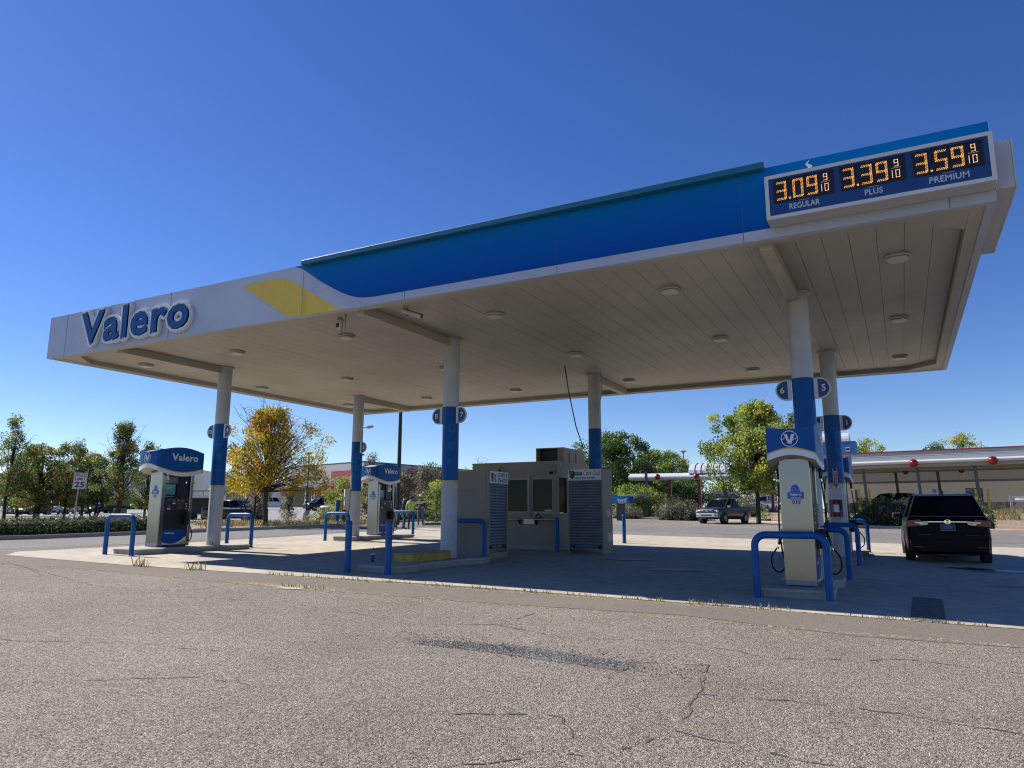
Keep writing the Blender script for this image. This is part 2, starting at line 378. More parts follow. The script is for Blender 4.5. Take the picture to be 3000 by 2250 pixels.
tag(sheet('pale_strip', [[(1.76, 20.35), (4.2, 20.1), (4.2, 20.75), (1.84, 21.0)]], .016, PALE_STRIP, .5), kind='structure')  # plain strip on the concrete, coloured paler than the pad around it
tag(sheet('oil_puddle', [[(.75+.5*0, 20.95), (1.3, 20.55), (1.85, 20.95), (1.3, 21.35)]], .017, mat('wet_oil', (.02, .02, .022), .12), .4), kind='structure')
tag(sheet('raveled_patch', [[(-4.6, 6.5), (-3.66, 6.5), (-3.65, 6.97), (-4.5, 6.66)], [(-3.66, 6.5), (-2.3, 6.42), (-2.3, 6.76), (-3.65, 6.97)]], .004, M_DARKP, .25), kind='structure')
tag(sheet('pale_patch', [[(-9.45, 9.15), (-9.1, 9.1), (-8.75, 9.2), (-9.1, 9.36)]], .009, mat('pale_patch', (.50, .45, .38), .9, var=.2, vscale=12), .3), kind='structure')

# loose stones along the raveled patch and leaf litter at the pad edge
def pebbles(name, spots, n, size, mats, seed, flat=.5):
    rnd = random.Random(seed); mb = MB()
    for _ in range(n):
        a = rnd.choice(spots); t = rnd.random()
        x = a[0]+(a[2]-a[0])*t+rnd.gauss(0, a[4]); y = a[1]+(a[3]-a[1])*t+rnd.gauss(0, a[4]*.7); s = rnd.uniform(*size); z = gz(x, y)+.004
        ang = rnd.uniform(0, 6.3); c, sn = cos(ang), sin(ang)
        pts = [(1, 0, 0), (0, 1, 0), (-1, 0, 0), (0, -1, 0), (0, 0, 1.2*flat*2)]
        vs = [(x+s*(px*c-py*sn)*rnd.uniform(.7, 1.2), y+s*(px*sn+py*c)*rnd.uniform(.7, 1.2), z+s*pz*.6) for px, py, pz in pts]
        mb.add(vs, [(0, 1, 4), (1, 2, 4), (2, 3, 4), (3, 0, 4)], rnd.randrange(len(mats)))
    return mb.build(name, mats, None, fixn=False)
ST1 = mat('stone_dark', (.075, .07, .065), .95); ST2 = mat('stone_mid', (.17, .155, .14), .95); ST3 = mat('stone_pale', (.45, .42, .37), .9)
tag(pebbles('loose_gravel', [(-4.5, 6.6, -3.5, 6.75, .12), (-3.6, 6.72, -2.3, 6.6, .1), (-4.9, 6.8, -1.8, 6.6, .3)], 3200, (.004, .0125), [ST1, ST1, ST2, ST2, ST3], 3),
    'dark loose stones broken out of the worn asphalt patch', 'gravel', kind='stuff')
LF1 = mat('dry_leaf', (.40, .22, .07), .8); LF2 = mat('dry_straw', (.50, .40, .20), .8)
tag(pebbles('leaf_litter', [(-10.6, 9.3, -8.2, 9.45, .16), (-9.6, 9.3, -8.9, 9.5, .12), (-19, 9.2, -11, 9.3, .06), (-11, 10.6, -1, 10.98, .035), (-8, 9.35, 2, 9.7, .05)], 2600, (.008, .022), [LF1, LF2, LF2, ST3], 8, .15),
    'dry brown leaves and straw drifted along the pad edge', 'leaf litter', kind='stuff')
def blades(name, spots, label, cat, mats, seed, kind='stuff', group=None):
    rnd = random.Random(seed); mb = MB()
    for (x0, y0, sx, sy, n, h) in spots:
        for _ in range(n):
            x = x0+rnd.uniform(-sx, sx); y = y0+rnd.uniform(-sy, sy); z = gz(x, y)-.01; a = rnd.uniform(0, 6.3); hh = h*rnd.uniform(.4, 1.1); w = .008+hh*.02; l = rnd.uniform(.1, .7)*hh
            dx, dy = cos(a), sin(a)
            mb.add([(x-dy*w, y+dx*w, z), (x+dy*w, y-dx*w, z), (x+dx*l*.4+dy*w*.6, y+dy*l*.4-dx*w*.6, z+hh*.6), (x+dx*l, y+dy*l, z+hh)], [(0, 1, 2), (0, 2, 3)], rnd.randrange(len(mats)))
    return tag(mb.build(name, mats, None, fixn=False), label, cat, group, kind)
GR1 = leafmat('weed_green', (.08, .085, .03)); GR2 = leafmat('weed_straw', (.21, .165, .08)); GR3 = leafmat('grass_green', (.06, .08, .02))
blades('weed_tuft', [(-13.0, 10.45, .22, .12, 26, .24)], 'dry twiggy weed tuft at the pad front edge, the one nearer the guard rail', 'weed', [GR2, GR1], 1, kind=None)
blades('weed_tuft', [(-14.6, 10.3, .20, .1, 20, .26)], 'dry twiggy weed tuft at the pad edge near its left tip', 'weed', [GR2], 2, kind=None)
blades('edge_weeds', [(-10.8+.9*i, 10.64+.045*i, .35, .05, 40, .09) for i in range(11)]+[(-2.2, 10.98, .5, .04, 60, .07), (0, 10.98, .8, .04, 90, .07), (-9.0, 9.4, .5, .1, 60, .1)], 'thin weeds and straw growing in the joint before the pad', 'weeds', [GR1, GR2, GR2], 3)

# kerbs
def kerb(name, pts, h=.14, w=.16, m=CONC, side=1):
    mb = MB(); P = []
    for a, b in zip(pts[:-1], pts[1:]):
        n = max(1, int(sqrt((a[0]-b[0])**2+(a[1]-b[1])**2)/2)); P += [(a[0]+(b[0]-a[0])*k/n, a[1]+(b[1]-a[1])*k/n) for k in range(n)]
    P.append(pts[-1]); rings = []
    for i, p in enumerate(P):
        a = Vector(P[max(i-1, 0)]); b = Vector(P[min(i+1, len(P)-1)]); t = (b-a).normalized(); n = Vector((-t.y, t.x))*side; z = gz(*p)
        q = [(0, -.1), (0, h-.02), (.02, h), (w, h), (w, -.1)]
        rings.append([(p[0]+n.x*u, p[1]+n.y*u, z+v) for u, v in q])
    mb.loft(rings, 0, False)
    return tag(mb.build(name, m), kind='structure')
kerb('kerb', [(-27.3, -8), (-27.3, 29.7), (-29.6, 37.5), (-31.5, 45), (-29.8, 54), (-27, 58), (-23.4, 62.6), (-16.8, 62.3)])
PKC = mat('pale_kerb', (.55, .48, .38), .85, var=.15, vscale=3)
kerb('kerb', [(-15.6, 61.9), (-10, 59.3), (-7.9, 57.8), (-2.2, 52.8), (4, 51.4), (30, 46)], .12, .3, PKC)

# ------------------------------------------------------------------ fuel canopy
CX0, CX1, CY0, CY1, ZB, ZT = -20.71, 1.47, 11.24, 24.53, 5.745, 6.915
COLS = [(-17.86, 14.92), (-9.78, 15.07), (-1.53, 14.94), (-17.82, 21.08), (-8.33, 21.12), (-1.50, 21.03)]
can = thing('fuel_canopy', (-9.6, 17.9, .35), 'large flat white and blue filling station canopy on six round columns', 'canopy')
fm = MB(); t = .12
fm.box(CX0, CX1, CY0, CY0+t, ZB, ZT); fm.box(CX0, CX1, CY1-t, CY1, ZB, ZT)
fm.box(CX0, CX0+t, CY0+t, CY1-t, ZB, ZT); fm.box(CX1-t, CX1, CY0+t, CY1-t, ZB, ZT)
fas = fm.build('fascia', WHITE, can)
m = MB(); m.box(CX0+t, CX1-t, CY0+t, CY1-t, ZT-.35, ZT-.25); m.build('roof', GREY, can)
# ledge, drip edge and inner gutter
m = MB(); g = .30; e = .012
for (a, b, c, d) in ((CX0+t, CX1-t, CY0+t, CY0+g), (CX0+t, CX1-t, CY1-g, CY1-t), (CX0+t, CX0+g, CY0+g, CY1-g), (CX1-g, CX1-t, CY0+g, CY1-g)):
    m.box(a, b, c, d, ZB+e, ZB+e+.03)
for (a, b, c, d) in ((CX0+g, CX1-g, CY0+g-.03, CY0+g), (CX0+g, CX1-g, CY1-g, CY1-g+.03), (CX0+g-.03, CX0+g, CY0+g, CY1-g), (CX1-g, CX1-g+.03, CY0+g, CY1-g)):
    m.box(a, b, c, d, ZB+e+.03, ZB+.17)
for sx, sy in ((0, 0), (0, 1), (1, 0), (1, 1)):
    x = CX1-g if sx else CX0+g; y = CY1-g if sy else CY0+g; dx = -.75 if sx else .75; dy = -.75 if sy else .75
    m.prism([(x, y), (x+dx, y), (x, y+dy)], ZB+.02, ZB+.165)
m.build('gutter', SOFF, can)
# ceiling deck: long narrow panels with dark joints
m = MB(); DZ = ZB+.155; x = CX0+g+.004; k = 0; rnd = random.Random(4)
while x < CX1-g-.01:
    x2 = min(x+.392, CX1-g-.004); m.box(x+.003, x2-.003, CY0+.72, CY1-.5, DZ-.004+rnd.uniform(0, .004), DZ+.03); x += .392; k += 1
m.box(CX0+g+.004, CX1-g-.004, CY0+g+.004, CY0+.715, DZ-.006, DZ+.03); m.box(CX0+g+.004, CX1-g-.004, CY1-.495, CY1-g-.004, DZ-.006, DZ+.03)
m.box(CX0+g, CX1-g, CY0+g, CY1-g, DZ+.04, DZ+.08, 1)
m.build('soffit', [SOFF, SEAM], can)
def FY(Y):
    return lambda u, v, w: (u, Y-w, v)
# front graphics
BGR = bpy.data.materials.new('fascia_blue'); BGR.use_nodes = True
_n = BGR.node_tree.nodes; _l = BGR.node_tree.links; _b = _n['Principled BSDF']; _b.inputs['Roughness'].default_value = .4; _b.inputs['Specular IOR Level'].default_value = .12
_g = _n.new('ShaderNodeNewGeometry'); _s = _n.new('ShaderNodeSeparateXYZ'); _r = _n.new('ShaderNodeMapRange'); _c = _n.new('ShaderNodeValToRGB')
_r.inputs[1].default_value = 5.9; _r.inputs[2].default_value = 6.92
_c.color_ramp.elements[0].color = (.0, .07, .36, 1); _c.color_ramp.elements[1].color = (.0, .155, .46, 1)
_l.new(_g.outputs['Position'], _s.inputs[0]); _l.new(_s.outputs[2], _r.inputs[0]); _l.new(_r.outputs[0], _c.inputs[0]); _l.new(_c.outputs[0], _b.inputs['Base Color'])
def spl(P, n=6):
    out = []
    for i in range(len(P)-1):
        p0 = P[max(i-1, 0)]; p1 = P[i]; p2 = P[i+1]; p3 = P[min(i+2, len(P)-1)]
        for k in range(n):
            t_ = k/n
            out.append(tuple(.5*((2*p1[j])+(-p0[j]+p2[j])*t_+(2*p0[j]-5*p1[j]+4*p2[j]-p3[j])*t_*t_+(-p0[j]+3*p1[j]-3*p2[j]+p3[j])*t_**3) for j in (0, 1)))
    return out+[P[-1]]
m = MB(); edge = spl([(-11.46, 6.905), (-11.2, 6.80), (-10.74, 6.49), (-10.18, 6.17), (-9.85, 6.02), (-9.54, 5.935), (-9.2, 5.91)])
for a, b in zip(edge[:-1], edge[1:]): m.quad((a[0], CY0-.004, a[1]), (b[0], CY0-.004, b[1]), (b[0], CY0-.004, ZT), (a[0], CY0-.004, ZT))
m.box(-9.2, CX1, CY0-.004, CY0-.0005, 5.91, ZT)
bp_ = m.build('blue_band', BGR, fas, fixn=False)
m = MB(); P = spl([(-13.11, 6.715), (-12.13, 6.735), (-11.89, 6.70), (-11.51, 6.58), (-11.17, 6.38), (-10.71, 6.1), (-10.26, 5.84), (-10.0, 5.755)])+spl([(-11.35, 5.755), (-11.54, 5.79), (-11.75, 5.88), (-12.1, 6.09), (-13.11, 6.715)])
poly(m, P, FY(CY0-.004)); m.build('yellow_swoosh', YEL, fas, fixn=False)
for x in (-15.6, -11.2, -8.44, -5.1, -1.87, .92, -19.9): m = MB(); m.box(x-.004, x+.004, CY0-.0065, CY0-.0045, ZB, ZT); m.build('panel_joint', mat('joint_line', (.03, .10, .26), .6), fas)
m = MB(); m.box(-11.15, -1.49, CY0-.16, CY0-.005, 6.86, 6.965); m.build('light_bar', mat('visor_blue', (.006, .12, .24), .45), can, bevel=.015)
m = MB(); m.add([(-.9, CY0-.006, 6.70), (-.84, CY0-.006, 6.70), (-.80, CY0-.006, 6.80), (-.86, CY0-.006, 6.84), (-.83, CY0-.006, 6.90), (-.90, CY0-.006, 6.84), (-.86, CY0-.006, 6.78)], [tuple(range(7))]); m.build('scratch', DECAL, fas, fixn=False)
# raised name
L = thing('brand_sign', (-16.9, CY0, 5.9), 'raised blue lettering on a white outline, fixed to the white end of the canopy fascia', 'sign')
m = MB(); [put_text(m, 'Valero', (-19.06+r_*cos(k*pi/8), -14.80+r_*cos(k*pi/8), 5.945+r_*.92*sin(k*pi/8), 6.785+r_*.92*sin(k*pi/8)), FY(CY0), bold=.018, ext=.028, space=1.12, depth=.045+k*.0006-(.012 if r_ > .1 else 0)) for k in range(16) for r_ in (.06, .09, .115)]; m.build('letter_backing', mat('sign_white', (.70, .72, .74), .28), L)
m = MB(); [put_text(m, 'Valero', (-19.06+.016*cos(k*pi/3), -14.80+.016*cos(k*pi/3), 5.945+.016*sin(k*pi/3), 6.785+.016*sin(k*pi/3)), FY(CY0), bold=.018, ext=.002, space=1.12, depth=.104+k*.0007) for k in range(6)]; m.build('letters', LTXT, L)

# price sign with LED digits
def price_sign(loc, label):
    T = thing('price_sign', loc, label, 'sign'); W, H, D = 2.92, .70, .34
    m = MB(); f = .055
    m.box(-W/2, W/2, -D+.012, 0, 0, H); m.build('cabinet', mat('sign_grey', (.50, .50, .52), .45, var=.06), T, world=False, bevel=.012)
    m = MB()
    for (a, b, c, d) in ((-W/2, W/2, 0, f), (-W/2, W/2, H-f, H), (-W/2, -W/2+f, f, H-f), (W/2-f, W/2, f, H-f)): m.box(a, b, -D-.02, -D+.012, c, d)
    m.build('frame', mat('sign_grey2', (.56, .56, .58), .4), T, world=False)
    m = MB(); m.box(-W/2+f, W/2-f, -D-.002, -D+.011, f, H-f); m.build('face', mat('price_blue', (.012, .055, .20), .35, var=.1), T, world=False)
    return T, W, H, D
SEG = {'0': 'abcdef', '1': 'bc', '2': 'abged', '3': 'abgcd', '4': 'fgbc', '5': 'afgcd', '6': 'afgedc', '7': 'abc', '8': 'abcdefg', '9': 'abcdfg'}
LED = mat('led_amber', (.9, .45, .1), .4, emit=(1., .42, .06), estr=.65)
LEDW = mat('led_amber_small', (.9, .6, .35), .4, emit=(1., .55, .30), estr=.6)
def digit(mb, ch, x, z, w, h, fn, dot, cols=1, mi=0):
    S = {'a': ((0, 1), (1, 1)), 'b': ((1, 1), (1, .5)), 'c': ((1, .5), (1, 0)), 'd': ((0, 0), (1, 0)), 'e': ((0, .5), (0, 0)), 'f': ((0, 1), (0, .5)), 'g': ((0, .5), (1, .5))}
    for s in SEG[ch]:
        (a, b), (c, d) = S[s]; n = 6 if a == c else 5
        for k in range(n+1):
            for r in range(cols):
                o = (r-(cols-1)/2)*dot*2.4
                px_ = x+w*(a+(c-a)*k/n)+(o if a == c else 0)+(o*.5 if a != c else 0); pz = z+h*(b+(d-b)*k/n)+(0 if a == c else o)+(o*.5 if a == c else 0)
                disc(mb, (px_, pz), dot, fn, mi, 6)
psign, W_, H_, D_ = price_sign((0, CY0-.005, 5.90), 'long grey framed price board with three amber digital prices facing the forecourt')
fnp = lambda u, v, w: (u, -D_-w, v)
for k, (pr, nm, xx) in enumerate((('309', 'REGULAR', -.92), ('339', 'PLUS', .0), ('359', 'PREMIUM', .92))):
    m = MB(); m.box(xx-.42, xx+.42, -D_-.018, -D_-.002, .245, .615)
    disp = m.build('price_display', [mat('led_panel', (.012, .010, .010), .3)], psign, world=False, bevel=.006)
    m = MB(); f2 = lambda u, v, w: (u, -D_-.0195, v)
    for i, ch in enumerate(pr): digit(m, ch, xx-.365+[0, .235, .43][i], .295, .115, .26, f2, .0075, 2)
    for q in ((0, 0), (.015, 0), (0, .015), (.015, .015)): disc(m, (xx-.365+.165+q[0], .285+q[1]), .0075, f2, 0, 6)
    digit(m, '9', xx+.285, .465, .045, .095, f2, .005, 1, 1)
    for i in range(7): disc(m, (xx+.25+i*.018, .440), .004, f2, 1, 6)
    digit(m, '1', xx+.205, .30, .045, .105, f2, .005, 1, 1); digit(m, '0', xx+.295, .30, .045, .105, f2, .005, 1, 1)
    m.build('price_reading', [LED, LEDW], disp, world=False, fixn=False)
    m = MB(); put_text(m, nm, (xx-(.21 if k == 0 else (.115 if k == 1 else .235)), xx+(.21 if k == 0 else (.115 if k == 1 else .235)), .115, .205), fnp, bold=.02, depth=.004, space=1.05); put_text(m, 'DAKTRONICS', (xx-.07, xx+.07, .228, .24), fnp, depth=.004)
    m.build('grade_name', mat('grade_letters', (.50, .56, .66), .5), psign, world=False, fixn=False)
T2, _, _, _ = price_sign((0, 0, 0), 'grey price board seen edge-on at the right end of the canopy')
T2.location = (CX1+.005, 12.78, 5.94); T2.rotation_euler = (0, 0, pi/2); T2.scale = (1, .72, 1)
# columns, beams
TXB = mat('wrap_letter', (.001, .125, .38), .4, spec=.2)
def wrapfn(cx, cy, r, a0):
    return lambda u, v, w: (cx+(r+w)*sin(a0+u/r), cy-(r+w)*cos(a0+u/r), v)
SIGNS = {0: ('10', '9'), 1: ('8', '7'), 2: ('6', '5'), 3: (None, '3'), 5: ('2', '1')}
for i, (x, y) in enumerate(COLS):
    zb = gz(x, y)+.10
    m = MB(); m.cyl(x, y, zb, DZ-.02, .2, 32); m.cyl(x, y, DZ-.05, DZ-.008, .245, 32)
    if i in (0, 1): disc(m, (0, zb+.12), .05, wrapfn(x, y, .2, .62), 1, 16, w=.002)
    c = m.build('column', [POST, DGREY], can)
    m = MB(); m.tube([(x, y, 2.33), (x, y, 4.145)], .2035, 40, cap=False)
    m.tube([(x, y, 2.275), (x, y, 2.33)], .2035, 40, 1, cap=False)
    if i != 2:
        fw = wrapfn(x, y, .2035, .55)
        put_text(m, 'Valero', (2.42, 3.72, -.15, .15), lambda u, v, w: fw(-v, u, .0025), bold=.03, mi=2, space=1.05)
    c2 = m.build('brand_wrap', [BLUE, GOLD, TXB], c, fixn=False)
    if i in SIGNS:
        for sgn, num in ((-1, SIGNS[i][0]), (1, SIGNS[i][1])):
            if num is None: continue
            P = [(sgn*.205, -.205)]+[(sgn*(.30+.205*cos(a)), .205*sin(a)) for a in [(-90+15*k)*pi/180 for k in range(13)]]+[(sgn*.205, .205)]
            yy = y-.06; zc = 3.93; m = MB()
            m.prism(P, 0, .03, 0, lambda u, v, w: (x+u, yy-w, zc+v))
            P2 = [(sgn*.275, -.18)]+[(sgn*(.30+.178*cos(a)), .18*sin(a)) for a in [(-90+15*k)*pi/180 for k in range(13)]]+[(sgn*.275, .18)]
            poly(m, P2, lambda u, v, w: (x+u, yy-.032, zc+v), 1)
            wd_ = .045 if len(num) == 1 else .075
            put_text(m, num, (sgn*.375-wd_, sgn*.375+wd_, -.06, .065), lambda u, v, w: (x+u, yy-.034, zc+v), bold=.012, mi=2, keep=True)
            m.build('pump_number_sign', [mat('sign_edge', (.55, .58, .62), .4), NAVY, DECAL], c, fixn=False)
    m = MB(); y_a, y_b = (CY0+g+.005, y-.02) if i < 3 else (y+.02, CY1-g-.005); xo = x-.06
    m.box(xo-.10, xo+.10, y_a, y_b, DZ-.215, DZ-.008); m.build('beam', SOFF, can, bevel=.006)
# extinguisher cabinets and arrow stickers on the rear columns
def extinguisher(cx, cy, z, ang, label):
    T = thing('fire_extinguisher', (cx, cy, z), label, 'fire extinguisher', ang)
    m = MB(); w, d, h = .17, .17, .74
    m.box(-w, w, 0, .012, 0, h); m.box(-w, -w+.012, -d, 0, 0, h); m.box(w-.012, w, -d, 0, 0, h); m.box(-w+.012, w-.012, -d, 0, 0, .012); m.box(-w+.012, w-.012, -d, 0, h-.012, h)
    m.box(-w+.012, w-.012, -d, -d+.006, h*.62, h-.012)
    m.build('cabinet', mat('cabinet_grey', (.50, .50, .50), .45), T, world=False)
    m = MB(); m.lathe([(0, .03), (.07, .03), (.075, .05), (.075, .40), (.05, .46), (.02, .48), (.02, .52), (0, .52)], (0, -.085, 0), 16)
    b = m.build('cylinder', RED, T, world=False)
    m = MB(); m.lathe([(.0765, .14), (.0765, .33)], (0, -.085, 0), 16); m.build('instruction_label', DECAL, b, world=False, fixn=False)
    m = MB(); m.box(-.02, .06, -.10, -.07, .50, .53); m.tube([(.05, -.085, .51), (.10, -.09, .45), (.10, -.09, .2)], .012, 8); m.build('handle', BLK2, b, world=False)
    return T
extinguisher(-1.52, 20.83-.035, 1.45, 0, 'fire extinguisher in a grey cabinet on the rear right column')
extinguisher(-18.03, 20.98, 1.66, -.75, 'red fire extinguisher in a wall cabinet on the side of the rear left column')
for (x, y, z, a0, ex) in ((-1.50, 21.03, 2.18, .02, 0), (-17.82, 21.08, 2.42, -.35, 1)):
    T = thing('fire_extinguisher_sign', (x, y-.21, z), 'narrow red and white arrow sticker above the extinguisher on the rear %s column' % ('left' if ex else 'right'), 'sign')
    fw = wrapfn(x, y, .2035, a0); m = MB()
    poly(m, [(-.055, z), (.055, z), (.055, z+.55), (-.055, z+.55)], fw, 0, .002); poly(m, [(-.04, z+.10), (.04, z+.10), (.04, z+.50), (-.04, z+.50)], fw, 1, .004)
    poly(m, [(-.045, z+.11), (0, z+.02), (.045, z+.11)], fw, 1, .005); poly(m, [(-.045, z+.50), (0, z+.545), (.045, z+.50)], fw, 2, .0045)
    put_text(m, 'FIRE', (-.03, .03, z+.43, z+.47), lambda u, v, w: fw(u, v, .006), mi=0)
    for k, ch in enumerate('EXTINGUISHER'): put_text(m, ch, (-.016, .016, z+.395-k*.0245, z+.413-k*.0245), lambda u, v, w: fw(u, v, .006), mi=0)
    m.build('sticker', [DECAL, RED, BLK2], T, fixn=False)

# ceiling lights
ORD = ['first', 'second', 'third', 'fourth', 'fifth', 'sixth']; ROW = ['front', 'middle', 'rear']
lp = None; LENS = mat('light_lens', (.62, .62, .56), .35, var=.12, vscale=14); LHS = mat('light_housing', (.50, .50, .46), .5)
for j, y in enumerate((13.48, 17.98, 22.52)):
    for i, x in enumerate((-19.6, -15.74, -11.88, -7.63, -3.69, .27)):
        lab = 'unlit square canopy ceiling light, %s from the left in the %s row' % (ORD[i], ROW[j])
        if lp is None:
            lp = thing('canopy_light', (x, y, DZ-.006), lab, 'ceiling light', 0, 'square lights in the canopy ceiling')
            q = [(-.19, -.11), (-.11, -.19), (.11, -.19), (.19, -.11), (.19, .11), (.11, .19), (-.11, .19), (-.19, .11)]
            m = MB(); m.prism(q, -.045, -.0); m.build('housing', LHS, lp, world=False, bevel=.008)
            m = MB(); m.prism([(a*.85, b*.85) for a, b in q], -.085, -.046); m.build('lens', LENS, lp, world=False, bevel=.02)
        else: dup(lp, (x, y, DZ-.006), label=lab)
# cameras and cables under the canopy
m = MB(); T = thing('security_camera', (-10.66, 11.95, DZ-.01), 'white round camera hanging on a bent bracket near the yellow swoosh', 'camera')
m.tube([(-10.58, 11.95, DZ), (-10.58, 11.95, DZ-.36), (-10.61, 11.95, DZ-.42), (-10.68, 11.95, DZ-.42), (-10.70, 11.95, DZ-.34)], .014, 8); m.build('bracket', GREY, T)
m = MB(); m.lathe([(0, -.08), (.06, -.08), (.08, -.12), (.075, -.22), (.06, -.30), (.05, -.37), (0, -.38)], (-10.72, 11.93, DZ), 18); m.build('body', POST, T)
m = MB(); m.box(-10.76, -10.69, 11.85, 11.87, DZ-.31, DZ-.22); m.build('lens', BLK2, T)
T = thing('security_camera', (-9.05, 12.2, DZ-.01), 'white box camera on a short pole beside the front beam, pointing right', 'camera')
m = MB(); m.tube([(-9.08, 12.2, DZ), (-9.08, 12.2, DZ-.22)], .016, 8); m.tube([(-9.08+.06*sin(a), 12.2, DZ-.25-.06*cos(a)) for a in [k*pi/7 for k in range(13)]], .008, 6); m.build('bracket', GREY, T)
m = MB(); m.tube([(-9.17, 12.16, DZ-.06), (-8.78, 12.3, DZ-.20)], .055, 12); m.build('body', POST, T)
m = MB(); m.tube([(-8.775, 12.302, DZ-.202), (-8.76, 12.308, DZ-.207)], .045, 12); m.build('lens', BLK2, T)
T = thing('security_camera', (-9.35, 23.9, DZ-.02), 'small dome camera with a looped cable under the rear edge of the canopy', 'camera')
m = MB(); m.lathe([(0, -.25), (.07, -.24), (.12, -.18), (.13, -.12), (.05, -.10), (0, -.09)], (-9.42, 23.9, DZ), 16); m.build('body', GREY, T)
m = MB(); m.tube([(-9.2, 23.9, DZ), (-9.2, 23.9, DZ-.2), (-9.22, 23.9, DZ-.3), (-9.3, 23.9, DZ-.34), (-9.36, 23.9, DZ-.27)], .018, 8); m.build('cable', BLACK, T)
m = MB(); m.tube([(-8.62, 19.5, DZ), (-8.64, 19.8, 5.2), (-8.75, 20.6, 4.2), (-8.85, 21.35, 3.66)], .018, 8)
tag(m.build('power_cable', BLK2, None), 'black cable running from the canopy ceiling down to the kiosk roof', 'cable')
m = MB(); m.tube([(-7.98, 20.8, DZ), (-7.96, 20.8, DZ-.4), (-7.97, 20.85, DZ-.7), (-8.1, 20.93, DZ-1.0), (-8.14, 20.96, DZ-1.3)], .016, 8); m.box(-8.01, -7.94, 20.77, 20.83, DZ-.34, DZ-.27)
tag(m.build('conduit', GREY, None), 'thin grey conduit hanging beside the top of the rear middle column', 'cable')
# ------------------------------------------------------------------ pump islands
def island(x, y0, y1, label, we=.53, wm=.40):
    zc = gz(x, (y0+y1)/2); P = []; L1 = min(1.0, (y1-y0)*.3)
    def arc(cx, cy, r, a0, a1): return [(cx+r*cos(a0+(a1-a0)*k/5), cy+r*sin(a0+(a1-a0)*k/5)) for k in range(6)]
    r = .14
    P += arc(x+we-r, y0+r, r, -pi/2, 0)+[(x+we, y0+L1-.25), (x+wm, y0+L1), (x+wm, y1-L1), (x+we, y1-L1+.25)]+arc(x+we-r, y1-r, r, 0, pi/2)
    P += arc(x-we+r, y1-r, r, pi/2, pi)+[(x-we, y1-L1+.25), (x-wm, y1-L1), (x-wm, y0+L1), (x-we, y0+L1-.25)]+arc(x-we+r, y0+r, r, pi, 3*pi/2)
    T = thing('pump_island', (x, (y0+y1)/2, zc), label, 'kerb island')
    zt = zc+.15; cx, cy = x, (y0+y1)/2
    sc = lambda s: [(cx+(a-cx)*s, cy+(b-cy)*(1-(1-s)*.3)) for a, b in P]
    m = MB(); m.loft([[(a, b, zc-.2) for a, b in P], [(a, b, zt-.05) for a, b in P]], 0, False)
    m.build('curb', CONC, T)
    Q = sc(1.03); m = MB(); m.loft([[(a, b, zt-.048) for a, b in Q], [(a, b, zt-.01) for a, b in Q], [(a, b, zt) for a, b in sc(.98)]], 0, False)
    m.build('curb_top', mat('island_top', (.42, .40, .35), .85, var=.2, vscale=3, bump=.3, bscale=50), T)
    return zt
ZA = island(-18.0, 12.25, 16.0, 'concrete pump island of the leftmost fuel dispenser')
ZBk = island(-18.05, 20.75, 24.5, 'concrete island carrying the rear left column and its dispenser')
ZC = island(-9.65, 12.15, 16.05, 'front middle island without a dispenser, with a yellow block on it')
ZD = island(-1.6, 12.65, 15.5, 'concrete island in front of the nearest right dispenser')
ZE = island(-1.55, 20.3, 25.3, 'concrete island of the rear right column and dispenser')
# yellow block and drink cup
T = thing('equipment_base', (-9.7, 13.9, ZC), 'yellow painted concrete block on the middle island where a dispenser stood', 'concrete block')
m = MB(); m.box(-10.0, -9.5, 13.2, 14.75, ZC-.002, ZC+.17); m.build('sides', YCON, T, bevel=.012)
m = MB(); m.box(-10.0, -9.5, 13.2, 14.75, ZC+.172, ZC+.195); m.build('top_slab', mat('worn_top', (.36, .33, .24), .8, var=.3, vscale=9), T, bevel=.006)
T = thing('drink_cup', (-10.33, 12.88, ZC), 'blue paper drink cup with lid and straw left standing on the middle island', 'cup')
m = MB(); m.lathe([(0, 0), (.034, 0), (.048, .165), (0, .165)], (-10.33, 12.88, ZC), 18); m.build('cup', mat('cup_blue', (.01, .06, .42), .35), T)
m = MB(); m.lathe([(.051, .165), (.051, .178), (.035, .186), (0, .186)], (-10.33, 12.88, ZC), 18); m.build('lid', DECAL, T)
m = MB(); m.tube([(-10.33, 12.88, ZC+.18), (-10.325, 12.88, ZC+.33)], .004, 6); m.build('straw', RED, T)

